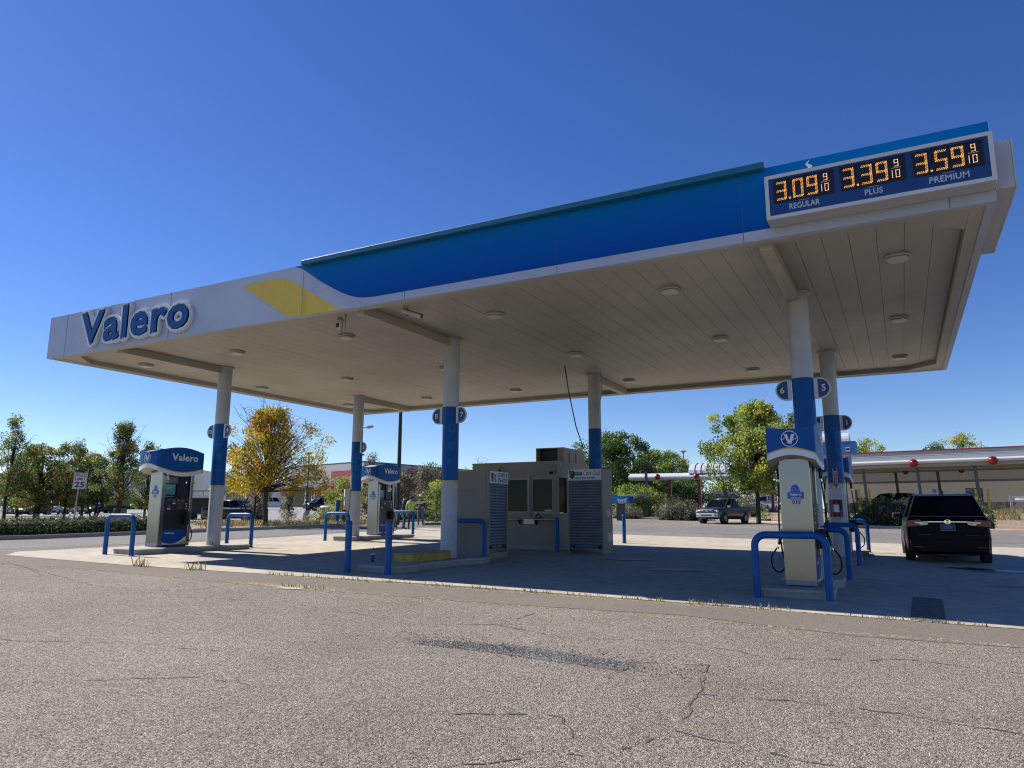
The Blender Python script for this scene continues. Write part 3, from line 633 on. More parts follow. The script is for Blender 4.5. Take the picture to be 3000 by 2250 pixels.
# ------------------------------------------------------------------ fuel dispensers
def dispenser(x, y, z, label, num):
    T = thing('fuel_dispenser', (x, y, z), label, 'fuel pump'); W = .25; Ln = 1.02; H = 2.12
    for k, (a, b) in enumerate(((0, .14), (Ln-.10, Ln))):
        m = MB(); m.box(-W, W, a, b, .015, H); p = m.build('end_pillar', STEEL, T, world=False, bevel=.018)
        if k == 0:
            m = MB(); m.box(-W+.005, W-.005, -.004, -.0005, .02, .10); m.build('kick_plate', GREY, p, world=False)
            fn = lambda u, v, w: (u, -.0015-w, v); m = MB(); cz = 1.50; cx = .0
            disc(m, (cx, cz), .105, fn, 0, 30, .205, .001); disc(m, (cx, cz), .092, fn, 1, 30, .19, .002)
            poly(m, [(cx+.080*cos(a), cz+.03+.145*sin(a)) for a in [k2*pi/14 for k2 in range(15)]], fn, 2, .003)
            for q in range(7): disc(m, (cx-.05+.05*(q % 3)+.012*(q//3), cz+.065+.03*(q//3)), .007, fn, 1, 5, w=.004)
            for q in range(5): m.add([fn(cx-.075+.034*q, cz-.075, .004), fn(cx-.057+.034*q, cz-.075, .004), fn(cx-.03+.022*q, cz-.16, .004), fn(cx-.05+.024*q, cz-.15, .004)], [(0, 1, 2, 3)], 3)
            poly(m, [(cx-.13, cz-.065), (cx+.13, cz-.065), (cx+.13, cz+.042), (cx-.13, cz+.042)], fn, 2, .0055)
            put_text(m, 'Valero', (cx-.095, cx+.095, cz-.018, cz+.03), fn, bold=.02, mi=1, depth=.0065); put_text(m, 'AMERICAN', (cx-.08, cx+.08, cz-.053, cz-.036), fn, mi=1, depth=.0065)
            m.build('oval_sticker', [mat('sticker_silver', (.5, .52, .56), .4), DECAL, mat('sticker_blue', (.015, .11, .42), .4), RED], p, world=False, fixn=False)
    m = MB(); m.box(-W+.03, W-.03, .142, Ln-.102, .05, 1.36); m.box(-W+.05, W-.05, .54, .90, 1.362, H); m.build('body', BLACK, T, world=False, bevel=.006)
    m = MB(); m.box(-W+.02, W-.02, .15, Ln-.11, .003, .048); m.build('base_frame', DGREY, T, world=False)
    m = MB(); m.box(-W+.035, W-.035, .145, .40, 1.362, 1.385); m.build('ledge', GREY, T, world=False)
    for s in (-1, 1):
        X = s*(W-.03)
        fn = lambda u, v, w: (X+s*w, (u if s > 0 else u), v)
        # lower graphic panel
        m = MB(); m.box(min(X, X+s*.02), max(X, X+s*.02), .146, Ln-.106, .06, .47)
        fg = lambda u, v, w: (X+s*(.0215+w), u, v)
        u0, u1 = .15, Ln-.11
        E1 = spl([(u0, .13), (u0+.25, .085), (u0+.5, .13), (u1, .30)]); E2 = spl([(u0, .10), (u0+.25, .062), (u0+.5, .085), (u1, .22)]); E3 = spl([(u0+.32, .062), (u0+.5, .07), (u1, .185)])
        for e_, top, mi in ((E2, E1, 1), (E3, E2[len(E2)//3:], 2)):
            n_ = min(len(e_), len(top))
        for a, b in zip(E1[:-1], E1[1:]): m.quad(fg(a[0], .062, .0), fg(b[0], .062, .0), fg(b[0], b[1], .0), fg(a[0], a[1], .0), 1)
        for a, b in zip(E3[:-1], E3[1:]): m.quad(fg(a[0], .062, .001), fg(b[0], .062, .001), fg(b[0], b[1], .001), fg(a[0], a[1], .001), 2)
        tt = (u0+.06, u0+.36, .345, .405)
        put_text(m, 'Valero', tt if s > 0 else (-(u0+.36), -(u0+.06), .345, .405), (lambda u, v, w: fg(u, v, .001)) if s > 0 else (lambda u, v, w: fg(-u, v, .001)), bold=.02, mi=1)
        m.build('graphic_panel', [BLUE, DECAL, YEL], T, world=False, fixn=False)
        # electronics
        m = MB(); m.box(min(X, X+s*.03), max(X, X+s*.03), .15, Ln-.115, .98, 1.35)
        F = m.build('control_panel', BLK2, T, world=False, bevel=.005)
        XX = X+s*.031; ff = (lambda u, v, w: (XX+w, u, v)) if s > 0 else (lambda u, v, w: (XX-w, 1.02-u, v))
        m = MB()
        def rc(a, b, c, d, mi): poly(m, [(a, c), (b, c), (b, d), (a, d)], ff, mi, .001)
        for a in (.20, .36, .52): rc(a, a+.10, 1.235, 1.305, 2)
        rc(.205, .225, 1.24, 1.30, 1); rc(.38, .47, 1.17, 1.205, 1); rc(.56, .66, 1.16, 1.19, 3); rc(.67, .75, 1.22, 1.31, 3); rc(.80, .88, 1.165, 1.195, 1); rc(.82, .88, 1.09, 1.125, 1); rc(.80, .90, 1.03, 1.045, 1)
        for a in range(3):
            for b in range(3): rc(.55+a*.05, .585+a*.05, 1.03+b*.035, 1.055+b*.035, 2)
        rc(.24, .30, 1.08, 1.15, 2); rc(.22, .33, 1.02, 1.05, 1)
        put_text(m, str(num[0] if s > 0 else num[1]), (.82, .87, 1.24, 1.31), lambda u, v, w: ff(u, v, .002), bold=.02, mi=1, keep=True)
        m.build('keypad', [BLACK, DECAL, mat('button_grey', (.10, .11, .12), .4), mat('tiny_display', (.10, .16, .18), .2)], F, world=False, fixn=False)
        # screen on top of the ledge
        m = MB(); m.box(s*.10 if s > 0 else -.15, .15 if s > 0 else -.10, .17, .53, 1.405, 1.74); m.box(-.02+s*.12, .02+s*.12, .3, .4, 1.385, 1.41)
        S = m.build('media_screen', BLACK, T, world=False, bevel=.008)
        m = MB(); fs_ = lambda u, v, w: (s*(.1515+w), u, v)
        poly(m, [(.19, 1.43), (.51, 1.43), (.51, 1.715), (.19, 1.715)], fs_, 0)
        for k in range(5): poly(m, [(.21, 1.68-k*.03), (.21+[.2, .22, .19, .14, .1][k], 1.68-k*.03), (.21+[.2, .22, .19, .14, .1][k], 1.692-k*.03), (.21, 1.692-k*.03)], fs_, 1, .001)
        m.build('display', [mat('screen_teal', (.02, .09, .11), .25, emit=(.03, .12, .15), estr=.25), mat('screen_text', (.4, .5, .5), .3)], S, world=False, fixn=False)
        if s > 0 and num[0] == '3':
            m = MB(); ft = lambda u, v, w: (X-.018+w, u, v); poly(m, [(.64, 1.66), (.86, 1.66), (.86, 2.0), (.64, 2.0)], ft, 0, .006)
            for k in range(6): poly(m, [(.66, 1.95-k*.045), (.80, 1.95-k*.045), (.80, 1.965-k*.045), (.66, 1.965-k*.045)], ft, 1, .007)
            m.build('notice', [DECAL, BLK2], T, world=False, fixn=False)
        # nozzle in its boot, hose from the topper
        xb = s*(W-.01); yb = .86
        m = MB(); m.box(min(xb, xb+s*.10), max(xb, xb+s*.10), yb-.07, yb+.07, .58, .92); m.build('nozzle_boot', BLK2, T, world=False, bevel=.02)
        m = MB(); xn = s*(W+.115)
        m.tube([(xn-s*.02, yb, .92), (xn+s*.03, yb-.02, .78), (xn+s*.07, yb-.04, .64)], [.028, .032, .022], 10); m.tube([(xn-s*.02, yb, .93), (xn-s*.05, yb, .98), (xn-s*.09, yb, .95)], .014, 8)
        m.tube([(xn+s*.05, yb-.03, .73), (xn-s*.02, yb-.02, .62), (xn-s*.03, yb-.01, .72), (xn, yb, .86)], .008, 6)
        N = m.build('nozzle', DGREY, T, world=False)
        xh = s*(W+.115); pts = []
        top = [(s*.20, .62, 2.16), (s*.31, .66, 2.12), (s*.345, .68, 2.0), (s*.35, .69, 1.85)]
        low = [(s*.37, .72, 1.5), (s*.40, .76, 1.0), (s*.38, .80, .55), (s*.34, .83, .30), (s*.43, .84, .16), (s*.55, .83, .22), (s*.57, .82, .42), (xn+s*.085, .81, .60)]
        full = spl([p[0:2] for p in top+low], 4); fz = spl([(p[1], p[2]) for p in top+low], 4)
        path = [(a[0], a[1], b[1]) for a, b in zip(full, fz)]
        m = MB(); m.tube(path, .0145, 8); m.tube([(s*.346, .683, 1.98), (s*.35, .69, 1.80)], .028, 10); Hs = m.build('hose', RUB, T, world=False)
        m = MB(); m.tube([(s*.345, .68, 2.0), (s*.345, .682, 1.97)], .022, 10); m.tube([(s*.35, .69, 1.79), (s*.352, .695, 1.745)], .021, 10); m.tube([(xn+s*.083, .812, .60), (xn+s*.09, .813, .565)], .019, 10); m.build('hose_coupling', CHROME, Hs, world=False)
    # wavy topper
    TX, Y0, Y1 = .38, -.28, 1.20; zb0, zt0 = 2.06, 2.62
    def outline(n):
        "points round the plan with a side parameter"
        out = []
        for k in range(n):
            t = k/n; out.append((-TX+2*TX*t, Y0-.05*sin(pi*t), 'e', t))
        for k in range(n):
            t = k/n; out.append((TX+.04*sin(pi*t), Y0+(Y1-Y0)*t, 's', t))
        for k in range(n):
            t = k/n; out.append((TX-2*TX*t, Y1+.05*sin(pi*t), 'e', t))
        for k in range(n):
            t = k/n; out.append((-TX-.04*sin(pi*t), Y1-(Y1-Y0)*t, 's', t))
        return out
    O = outline(14)
    def zb_(o): return zb0+(.09*sin(pi*o[3]) if o[2] == 'e' else -.13*sin(pi*o[3])+0)
    def zt_(o): return zt0+(-.035*sin(pi*o[3]) if o[2] == 'e' else .12*sin(pi*o[3]))
    m = MB(); n = len(O)
    def band(fa, fb, mi, off=0.):
        vs = [(o[0]*(1+off), o[1]+(off*(o[1]-.5)), fa(o)) for o in O]+[(o[0]*(1+off), o[1]+(off*(o[1]-.5)), fb(o)) for o in O]
        m.add(vs, [(k, (k+1) % n, (k+1) % n+n, k+n) for k in range(n)], mi, True)
    band(zb_, lambda o: zb_(o)+.10, 1); band(lambda o: zb_(o)+.10, lambda o: zb_(o)+.125, 2); band(lambda o: zb_(o)+.125, zt_, 0)
    cz = lambda f: [(o[0]*.985, o[1]*.99, f(o)) for o in O]
    for f, dz_ in ((zb_, .004), (zt_, -.02)):
        c = (0, (Y0+Y1)/2, (zb0 if f is zb_ else zt0)+dz_); vs = [(a, b, c_+dz_) for a, b, c_ in cz(f)]+[c]
        m.add(vs, [(k, (k+1) % n, n) for k in range(n)], 3 if f is zb_ else 1)
    tp = m.build('topper', [BLUE, DECAL, GOLD, SOFF], T, world=False, fixn=False)
    for e in (0, 1):
        fe = (lambda u, v, w: (u, Y0-.052+.05*(u/TX)**2-w, v)) if e == 0 else (lambda u, v, w: (-u, Y1+.052-.05*(u/TX)**2+w, v))
        m = MB(); cz0 = 2.42; ring(m, (0, cz0), .135, .012, fe, 0, 30, w=.004)
        poly(m, [(-.085, cz0+.075), (-.035, cz0+.075), (.0, cz0-.03), (.035, cz0+.075), (.085, cz0+.075), (.03, cz0-.085), (-.02, cz0-.085)][::-1], fe, 0, .005)
        poly(m, [(-.118, cz0-.01), (-.07, cz0+.02), (-.065, cz0+.012), (-.115, cz0-.02)], fe, 0, .004); poly(m, [(.02, cz0-.035), (.12, cz0+.015), (.12, cz0+.005), (.03, cz0-.048)], fe, 0, .006)
        ring(m, (-.004, cz0+.0), .016, .006, fe, 1, 12, w=.007)
        m.build('emblem', [DECAL, BLUE], tp, world=False, fixn=False)
    for s in (-1, 1):
        fs2 = (lambda u, v, w: (TX+.045*sin(pi*min(1, max(0, (u-Y0)/(Y1-Y0))))+w, u, v)) if s > 0 else (lambda u, v, w: (-TX-.045*sin(pi*min(1, max(0, (Y1-u)/(Y1-Y0))))-w, Y0+Y1-u, v))
        m = MB(); put_text(m, 'Valero', (.12, .98, 2.36, 2.56), fs2, bold=.024, depth=.006, space=1.05); m.build('lettering', DECAL, tp, world=False, fixn=False)
    return T
dispenser(-18.2, 13.15, ZA, 'leftmost fuel dispenser, its long side with screen and wavy blue topper in view', ('9', '10'))
dispenser(-18.1, 22.45, ZBk, 'fuel dispenser in the middle distance, between the rear left column and the three people', ('3', '4'))
dispenser(-1.58, 13.12, ZD, 'nearest fuel dispenser at the right, steel end panel with oval flag sticker facing us', ('5', '6'))
dispenser(-1.6, 22.2, ZE, 'fuel dispenser partly hidden behind the rear right column', ('1', '2'))

# ------------------------------------------------------------------ guard rails and bollards
def hoop(x, y, label, w=1.07, h=1.03, first=[None], rz=0):
    if first[0] is None:
        T = thing('guard_rail', (x, y, gz(x, y)), label, 'guard rail', rz, 'blue pipe guard rails at the ends of the pump islands')
        r = .17; hw = .5; P = [(-hw, 0, -.05), (-hw, 0, 1-r)]+[(-hw+r-r*cos(a), 0, 1-r+r*sin(a)) for a in [k*pi/12 for k in range(1, 6)]]+[(-hw+r, 0, 1), (hw-r, 0, 1)]+[(hw-r+r*sin(a), 0, 1-r+r*cos(a)) for a in [k*pi/12 for k in range(1, 6)]]+[(hw, 0, 1-r), (hw, 0, -.05)]
        m = MB(); m.tube([(a*1.07, b, c*1.03-.03) for a, b, c in P], .058, 16); m.build('bent_pipe', PIPE, T, world=False)
        m = MB()
        for s in (-1, 1): m.lathe([(.11, 0), (.10, .012), (.06, .02)], (s*.535, 0, 0), 16)
        m.build('footing_ring', CONC, T, world=False); first[0] = T; return T
    return dup(first[0], (x, y, gz(x, y)), rz, label)
hoop(-17.8, 11.95, 'blue hoop guard rail, leftmost of all, in front of the left dispenser')
hoop(-18.42, 16.35, 'blue hoop guard rail standing just right of the front left column')
hoop(-18.08, 20.45, 'blue hoop guard rail left of the rear left column, lit by sun on top')
hoop(-18.75, 25.3, 'blue hoop guard rail behind the middle distance dispenser, next to the people')
hoop(-9.95, 16.15, 'blue hoop guard rail against the snack locker, half hidden by the front middle column')
hoop(-1.63, 12.4, 'nearest blue hoop guard rail, in front of the steel end of the right dispenser')
hoop(-1.58, 16.35, 'second blue hoop guard rail back, right of the nearest dispenser')
hoop(-1.58, 20.1, 'third blue hoop guard rail back, in front of the extinguisher column, with a chipped top')
hoop(-1.58, 25.75, 'rearmost blue hoop guard rail at the right, against the sunlit concrete')
def bollard(x, y, h, label, first=[None], rz=0):
    if first[0] is None:
        T = thing('bollard', (x, y, gz(x, y)), label, 'bollard', rz, 'straight blue pipe bollards')
        m = MB(); m.tube([(0, 0, -.05), (0, 0, h-.03)], .068, 20); m.build('post', PIPE, T, world=False)
        m = MB(); m.lathe([(.0685, h-.05), (.069, h-.01), (.05, h+.02), (0, h+.03)], (0, 0, 0), 20); m.build('cap', PIPE, T, world=False); first[0] = T; T['h'] = h; return T
    c = dup(first[0], (x, y, gz(x, y)), rz, label, (1, 1, h/first[0]['h'])); return c
bollard(-10.16, 11.86, 1.02, 'straight blue bollard before the middle island, the left one, left of the cup')
bollard(-9.17, 11.92, 1.04, 'straight blue bollard before the middle island, the right one, beside the yellow block')
bollard(-9.22, 20.15, 1.0, 'straight blue bollard in front of the kiosk corner')
bollard(-9.1, 25.8, 1.02, 'straight blue bollard right of the drinks locker at the shadow edge')

# ------------------------------------------------------------------ kiosk and lockers
KZ = gz(-10.4, 21.5)
K = thing('kiosk', (-10.4, 22, KZ), 'tan cashier kiosk with dark windows and a cooler on its flat roof', 'kiosk')
kx0, kx1, ky0, ky1, kz1 = -12.6, -9.48, 20.8, 24.6, 3.14
m = MB(); m.box(kx0, kx1, ky0, ky1, KZ-.1, 1.55); m.box(kx0, kx1, ky0, ky1, 2.66, kz1)
m.box(kx0, -11.32, ky0, ky0+.12, 1.551, 2.659); m.box(-10.52, -10.38, ky0, ky0+.12, 1.551, 2.659); m.box(-9.64, kx1, ky0, ky0+.12, 1.551, 2.659)
m.box(kx1-.12, kx1, ky0+.122, 20.90, 1.551, 2.659); m.box(kx1-.12, kx1, 21.5, ky1, 1.551, 2.659); m.box(kx0, kx0+.1, ky0+.13, ky1, 1.551, 2.659)
m.build('wall', TAN, K)
m = MB(); m.box(kx0-.01, kx1+.012, ky0-.012, ky0-.0005, 2.62, 2.66); m.box(kx0, kx1+.004, ky0-.014, ky0-.001, KZ, KZ+.12); m.box(kx0-.01, kx1+.015, ky0-.02, ky1, kz1+.001, kz1+.03)
m.build('trim', TAN2, K)
for (a, b, c) in ((-11.32, -10.52, 'l'), (-10.38, -9.64, 'r')):
    m = MB(); m.box(a, b, ky0+.04, ky0+.05, 1.60, 2.60); w_ = m.build('window', GLASSD, K)
    m = MB(); f = .035
    m.box(a, b, ky0+.004, ky0+.06, 1.552, 1.60); m.box(a, b, ky0+.004, ky0+.06, 2.60, 2.658); m.box(a, a+f, ky0+.004, ky0+.038, 1.601, 2.599); m.box(b-f, b, ky0+.004, ky0+.038, 1.601, 2.599); m.build('frame', TAN2, w_)
m = MB(); m.box(kx1-.05, kx1-.04, 20.9, 21.5, 1.56, 2.66); m.build('window', GLASSD, K)
m = MB(); m.box(-10.3, -9.9, ky0+.6, ky0+.62, 1.9, 2.25); m.build('wall_poster', mat('dim_poster', (.10, .16, .17), .6), K)
for a, b in ((-11.3, -10.78), (-10.24, -9.55)): m = MB(); m.box(a, b, ky0-.22, ky0-.002, 1.335, 1.36); m.build('counter_shelf', mat('shelf_light', (.45, .44, .40), .4), K)
m = MB(); m.box(-10.66, -10.26, ky0-.07, ky0-.002, 1.20, 1.37); m.build('pass_drawer', mat('drawer_steel', (.45, .46, .50), .35, metal=.3), K, bevel=.01)
for x in (-10.80, -10.22): m = MB(); m.prism([(0, 0), (.18, .0), (0, -.16)], -.012, .012, 0, lambda u, v, w, x=x: (x+w, ky0-.003-u, 1.333+v)); m.build('shelf_bracket', BLK2, K)
m = MB(); m.tube([(-10.47, ky0-.03, 2.78), (-10.47, ky0-.03, 1.62), (-10.44, ky0-.04, 1.5)], .018, 8); m.build('conduit', POST, K)
m = MB(); m.tube([(-10.45, ky0-.035, 1.55), (-10.38, ky0-.06, 1.42), (-10.30, ky0-.06, 1.37)], .008, 6); m.box(-10.22, -10.06, ky0-.12, ky0-.03, 1.38, 1.44); m.tube([(-10.2, ky0-.1, 1.44), (-10.15, ky0-.1, 1.50), (-10.07, ky0-.1, 1.53)], .02, 8); m.build('intercom_handset', BLACK, K)
m = MB(); m.box(-9.95, -9.75, ky0+.02, ky0+.035, 1.61, 1.65); m.box(-9.74, -9.66, ky0+.02, ky0+.035, 1.61, 1.64); m.build('paper_slip', DECAL, K)
# roof cooler
A = thing('roof_cooler', (-10.1, 22.1, 3.17), 'boxy tan evaporative cooler with a dark open grille on the kiosk roof', 'cooler')
m = MB(); ax0, ax1, ay0, ay1, az0, az1 = -10.58, -9.58, 21.5, 23.3, 3.17, 3.66
m.box(ax0, ax1, ay1-.03, ay1, az0, az1); m.box(ax0, ax0+.05, ay0, ay1-.031, az0, az1); m.box(ax1-.03, ax1, ay0, ay1-.031, az0, az1); m.box(ax0+.051, ax1-.031, ay0, ay1-.031, az1-.03, az1); m.box(ax1-.22, ax1-.031, ay0, ay0+.03, az0, az1-.031)
m.build('casing', TAN, A)
m = MB(); m.box(ax0+.05, ax1-.22, ay0+.25, ay0+.27, az0, az1-.03); m.build('grille', BLK2, A)
for y in (21.95, 22.5): m = MB(); m.box(ax1, ax1+.008, y-.03, y+.03, az0+.02, az1-.14); m.build('side_slot', BLK2, A)
m = MB(); m.tube([(-11.0, 22.5, 3.17), (-11.0, 22.5, 3.42), (-10.82, 22.5, 3.42)], .02, 8); m.box(-10.9, -10.72, 22.46, 22.54, 3.38, 3.43); tag(m.build('vent_pipe', BLK2, None), 'small black bent vent pipe sticking up from the kiosk roof', 'pipe')
for (x, y, lab, s) in ((-9.62, 20.62, 'white dome camera on a hook arm at the kiosk corner, facing the forecourt', 0), (-9.12, 20.86, 'white dome camera on a hook arm just right of the kiosk corner', 1), (-11.52, 20.7, 'dark dome camera on a hook arm above the snack locker', 2)):
    c = thing('dome_camera', (x, y, 2.8), lab, 'camera'); m = MB()
    m.lathe([(0, .10), (.05, .09), (.095, .02), (.10, 0), (.08, -.005), (0, -.005)], (x, y, 2.83), 16); m.build('housing', TAN2 if s < 2 else BLK2, c)
    m = MB(); m.lathe([(.075, 0), (.06, -.05), (0, -.075)], (x, y, 2.824), 14); m.build('dome', GLASSD, c)
    m = MB(); ddx = (.12, 0) if s == 0 else ((-.3, 0) if s == 1 else (.12, 0)); m.tube([(x+ddx[0]*t, y+.16*t*(s != 1), 2.93+.12*sin(pi*t)-.03*t) for t in [k/8 for k in range(9)]], .011, 8); m.build('arm', GREY if s < 2 else BLK2, c)
# snack locker
def slats(m, x0, x1, z0, z1, fn, mi=0, n=24):
    for k in range(n):
        a = z0+(z1-z0)*k/n; h = (z1-z0)/n
        m.add([fn(x0, a, 0), fn(x1, a, 0), fn(x1, a+h*.45, .014), fn(x0, a+h*.45, .014)], [(0, 1, 2, 3)], mi); m.add([fn(x0, a+h*.45, .014), fn(x1, a+h*.45, .014), fn(x1, a+h*.97, .002), fn(x0, a+h*.97, .002)], [(0, 1, 2, 3)], mi)
        m.add([fn(x0, a+h*.97, .002), fn(x1, a+h*.97, .002), fn(x1, a+h, -.006), fn(x0, a+h, -.006)], [(0, 1, 2, 3)], 1)
LK = thing('snack_locker', (-10.1, 17.1, .35), 'tan steel locker with closed shutter under a white chips and snacks sign', 'locker')
lx0, lx1, ly0, ly1, lz0, lz1 = -10.85, -9.55, 16.6, 17.66, gz(-10, 17)-.02, 2.66
m = MB(); m.box(lx0, lx1-.06, ly0, ly1, lz0, lz1); m.box(lx1-.06, lx1, ly0, ly0+.06, lz0, lz1); m.box(lx1-.06, lx1, ly1-.07, ly1, lz0, lz1); m.box(lx1-.06, lx1, ly0+.061, ly1-.071, lz0, .52); m.box(lx1-.06, lx1, ly0+.061, ly1-.071, 2.30, lz1)
m.build('cabinet', TAN, LK)
m = MB(); m.box(lx0+.1, lx1-.1, ly0-.008, ly0-.0005, 2.14, 2.60); m.box(lx0+.1, lx1-.1, ly0-.006, ly0-.0005, lz0+.12, 2.12); m.build('door_panel', TAN, LK, bevel=.003)
m = MB(); fL = lambda u, v, w: (lx1-.03+w, u, v); slats(m, ly0+.062, ly1-.072, .55, 2.29, fL, 0, 23); m.box(lx1-.04, lx1-.012, ly0+.064, ly1-.074, .522, .60, 2)
S_ = m.build('shutter', [SHUT, BLK2, STEEL], LK, fixn=False)
for y in (ly0+.12, ly1-.2): m = MB(); m.box(lx1-.012, lx1+.03, y-.05, y+.05, .66, .70); m.lathe([(0, 0), (.035, 0), (.035, .05), (0, .05)], (lx1+.02, y, .62), 10); m.build('padlock', BLK2, S_)
m = MB(); m.box(lx1+.001, lx1+.02, ly0+.03, ly1-.03, 2.33, 2.64); fS = lambda u, v, w: (lx1+.021+w, u, v)
for (a, b, c, d, mi) in ((ly0+.08, ly0+.20, 2.44, 2.60, 2), (ly0+.14, ly0+.34, 2.38, 2.56, 2), (ly0+.10, ly0+.36, 2.37, 2.42, 2)): poly(m, [(a, c), (b, c), (b, d), (a, d)], fS, mi, .001)
put_text(m, 'frito', (ly0+.16, ly0+.32, 2.47, 2.55), fS, bold=.02, mi=0, depth=.003, shear=.3); put_text(m, 'EZ', (ly0+.18, ly0+.32, 2.385, 2.45), fS, bold=.04, mi=0, depth=.003)
put_text(m, 'CHIPS &', (ly0+.42, ly1-.08, 2.50, 2.61), fS, bold=.015, mi=1, depth=.003, shear=.2); put_text(m, 'SNACKS', (ly0+.42, ly1-.08, 2.36, 2.47), fS, bold=.015, mi=1, depth=.003, shear=.2)
m.build('sign', [DECAL, BLK2, RED], LK, fixn=False)
# drinks locker
LD = thing('drinks_locker', (-8.3, 20.5, .39), 'tall tan locker with grey shutter and a drinks sign, right of the kiosk', 'locker')
dx0, dx1, dy0, dy1, dz0, dz1 = -8.84, -7.72, 20.1, 20.88, gz(-8.3, 20.4)-.02, 2.84
m = MB(); m.box(dx0, dx1, dy0+.06, dy1, dz0, dz1); m.box(dx0, dx0+.06, dy0, dy0+.059, dz0, dz1); m.box(dx1-.05, dx1, dy0, dy0+.059, dz0, dz1); m.box(dx0+.061, dx1-.051, dy0, dy0+.059, 2.50, dz1)
m.build('cabinet', TAN, LD)
m = MB(); fD = lambda u, v, w: (u, dy0+.03-w, v); slats(m, dx0+.062, dx1-.052, .46, 2.49, fD, 0, 25); m.box(dx0+.064, dx1-.054, dy0+.01, dy0+.04, .40, .50, 2)
S_ = m.build('shutter', [SHUT, BLK2, STEEL], LD, fixn=False)
for x in (dx0+.18, dx1-.13): m = MB(); m.box(x-.06, x+.06, dy0-.03, dy0+.01, .58, .62); m.lathe([(0, 0), (.035, 0), (.035, .05), (0, .05)], (x, dy0-.02, .54), 10); m.build('padlock', BLK2, S_)
m = MB(); m.box(dx0+.02, dx1-.03, dy0-.02, dy0-.001, 2.51, 2.835); fS = lambda u, v, w: (u, dy0-.021-w, v)
poly(m, [(dx0+.06, 2.80), (dx0+.10, 2.81), (dx0+.22, 2.80), (dx0+.24, 2.62), (dx0+.17, 2.54), (dx0+.10, 2.60)][::-1], fS, 1, .001); poly(m, [(dx0+.20, 2.66), (dx0+.47, 2.66), (dx0+.50, 2.72), (dx0+.45, 2.77), (dx0+.20, 2.76)][::-1], fS, 1, .001)
for k in range(3): poly(m, [(dx0+.115+k*.032, 2.79), (dx0+.13+k*.032, 2.785), (dx0+.135+k*.025, 2.62-.02*(k == 1)), (dx0+.125+k*.027, 2.64)], fS, 3, .002)
put_text(m, 'MONSTER', (dx0+.25, dx0+.46, 2.71, 2.75), fS, bold=.01, mi=0, depth=.002); put_text(m, 'ENERGY', (dx0+.27, dx0+.44, 2.675, 2.70), fS, mi=3, depth=.002)
put_text(m, 'Coca-Cola', (dx0+.53, dx1-.07, 2.65, 2.81), fS, bold=.0, mi=2, depth=.002, shear=.45); put_text(m, 'ICE COLD WATER', (dx0+.27, dx0+.88, 2.545, 2.61), fS, bold=.045, mi=4, depth=.002, shear=.25)
m.build('sign', [DECAL, BLK2, RED, mat('claw_green', (.12, .55, .05), .5), mat('water_blue', (.02, .16, .34), .5)], LD, fixn=False)
m = MB(); fq = lambda u, v, w: (dx1+.002+w, u, v)
disc(m, (20.55, 1.55), .16, fq, 0, 9, .12); disc(m, (20.6, .85), .18, fq, 0, 9, .15); m.build('repainted_patch', mat('tan_lighter', (.36, .34, .30), .35), LD, fixn=False)
# ------------------------------------------------------------------ vehicles
def paint(name, c, metal=.3): return mat('paint_'+name, c, .28, metal=metal, coat=.45, var=.05, vscale=2)
GLS = mat('car_glass', (.004, .005, .008), .08, spec=.14); LAMP = mat('lamp_clear', (.55, .57, .55), .15); TAIL = mat('lamp_red', (.20, .004, .008), .2, coat=.2)
RIM = mat('alloy', (.42, .43, .44), .3, metal=.8)
def ringpts(x, w, zb, zt, cr, tilt=0.):
    h = zt-zb; half = [(0, zb), (w*.84, zb), (w*.97, zb+h*.10), (w, zb+h*.42), (w*.985, zb+h*.72), (w*.95, zt-.035), (w*.86, zt), (w*.5, zt+cr*.8), (0, zt+cr)]
    return [(x, y, z) for y, z in half]+[(x, -y, z) for y, z in half[1:-1][::-1]]
KINDS = dict(
 sedan=dict(L=4.85, W=1.84, R=.33, st=[(2.42, .62, .28, .62), (2.34, .78, .2, .74), (1.95, .88, .19, .86), (1.0, .915, .18, .98), (0, .92, .18, 1.0), (-1.2, .92, .18, 1.03), (-1.9, .90, .19, 1.05), (-2.3, .82, .24, 1.0), (-2.42, .68, .34, .70)], gh=(1.15, .30, -1.0, -1.85, .97, 1.43), wb=(1.45, -1.38)),
 suv=dict(L=4.8, W=1.92, R=.37, st=[(2.4, .70, .34, .85), (2.32, .86, .26, 1.0), (1.9, .93, .24, 1.08), (1.1, .95, .22, 1.13), (0, .96, .22, 1.14), (-1.3, .96, .22, 1.16), (-2.1, .94, .24, 1.16), (-2.34, .88, .28, 1.12), (-2.40, .76, .36, .8)], gh=(1.3, .55, -1.95, -2.33, 1.12, 1.74), wb=(1.42, -1.42)),
 pickup=dict(L=5.8, W=1.98, R=.41, st=[(2.9, .76, .42, .95), (2.82, .90, .34, 1.12), (2.3, .96, .32, 1.19), (1.35, .98, .30, 1.24), (.5, .985, .30, 1.25), (-.75, .985, .30, 1.26), (-1.2, .985, .30, 1.26), (-2.4, .97, .34, 1.26), (-2.86, .94, .40, 1.26), (-2.9, .90, .46, 1.2)], gh=(1.45, .65, -.75, -1.0, 1.23, 1.88), wb=(1.85, -1.75)),
 smallpickup=dict(L=5.2, W=1.85, R=.38, st=[(2.6, .72, .42, .86), (2.52, .86, .34, 1.0), (2.1, .90, .31, 1.07), (1.2, .92, .29, 1.13), (.4, .92, .29, 1.14), (-.6, .92, .29, 1.15), (-.8, .92, .29, 1.15), (-2.1, .91, .33, 1.15), (-2.5, .88, .38, 1.15), (-2.6, .84, .46, 1.1)], gh=(1.3, .50, -.55, -.85, 1.12, 1.74), wb=(1.62, -1.60)))
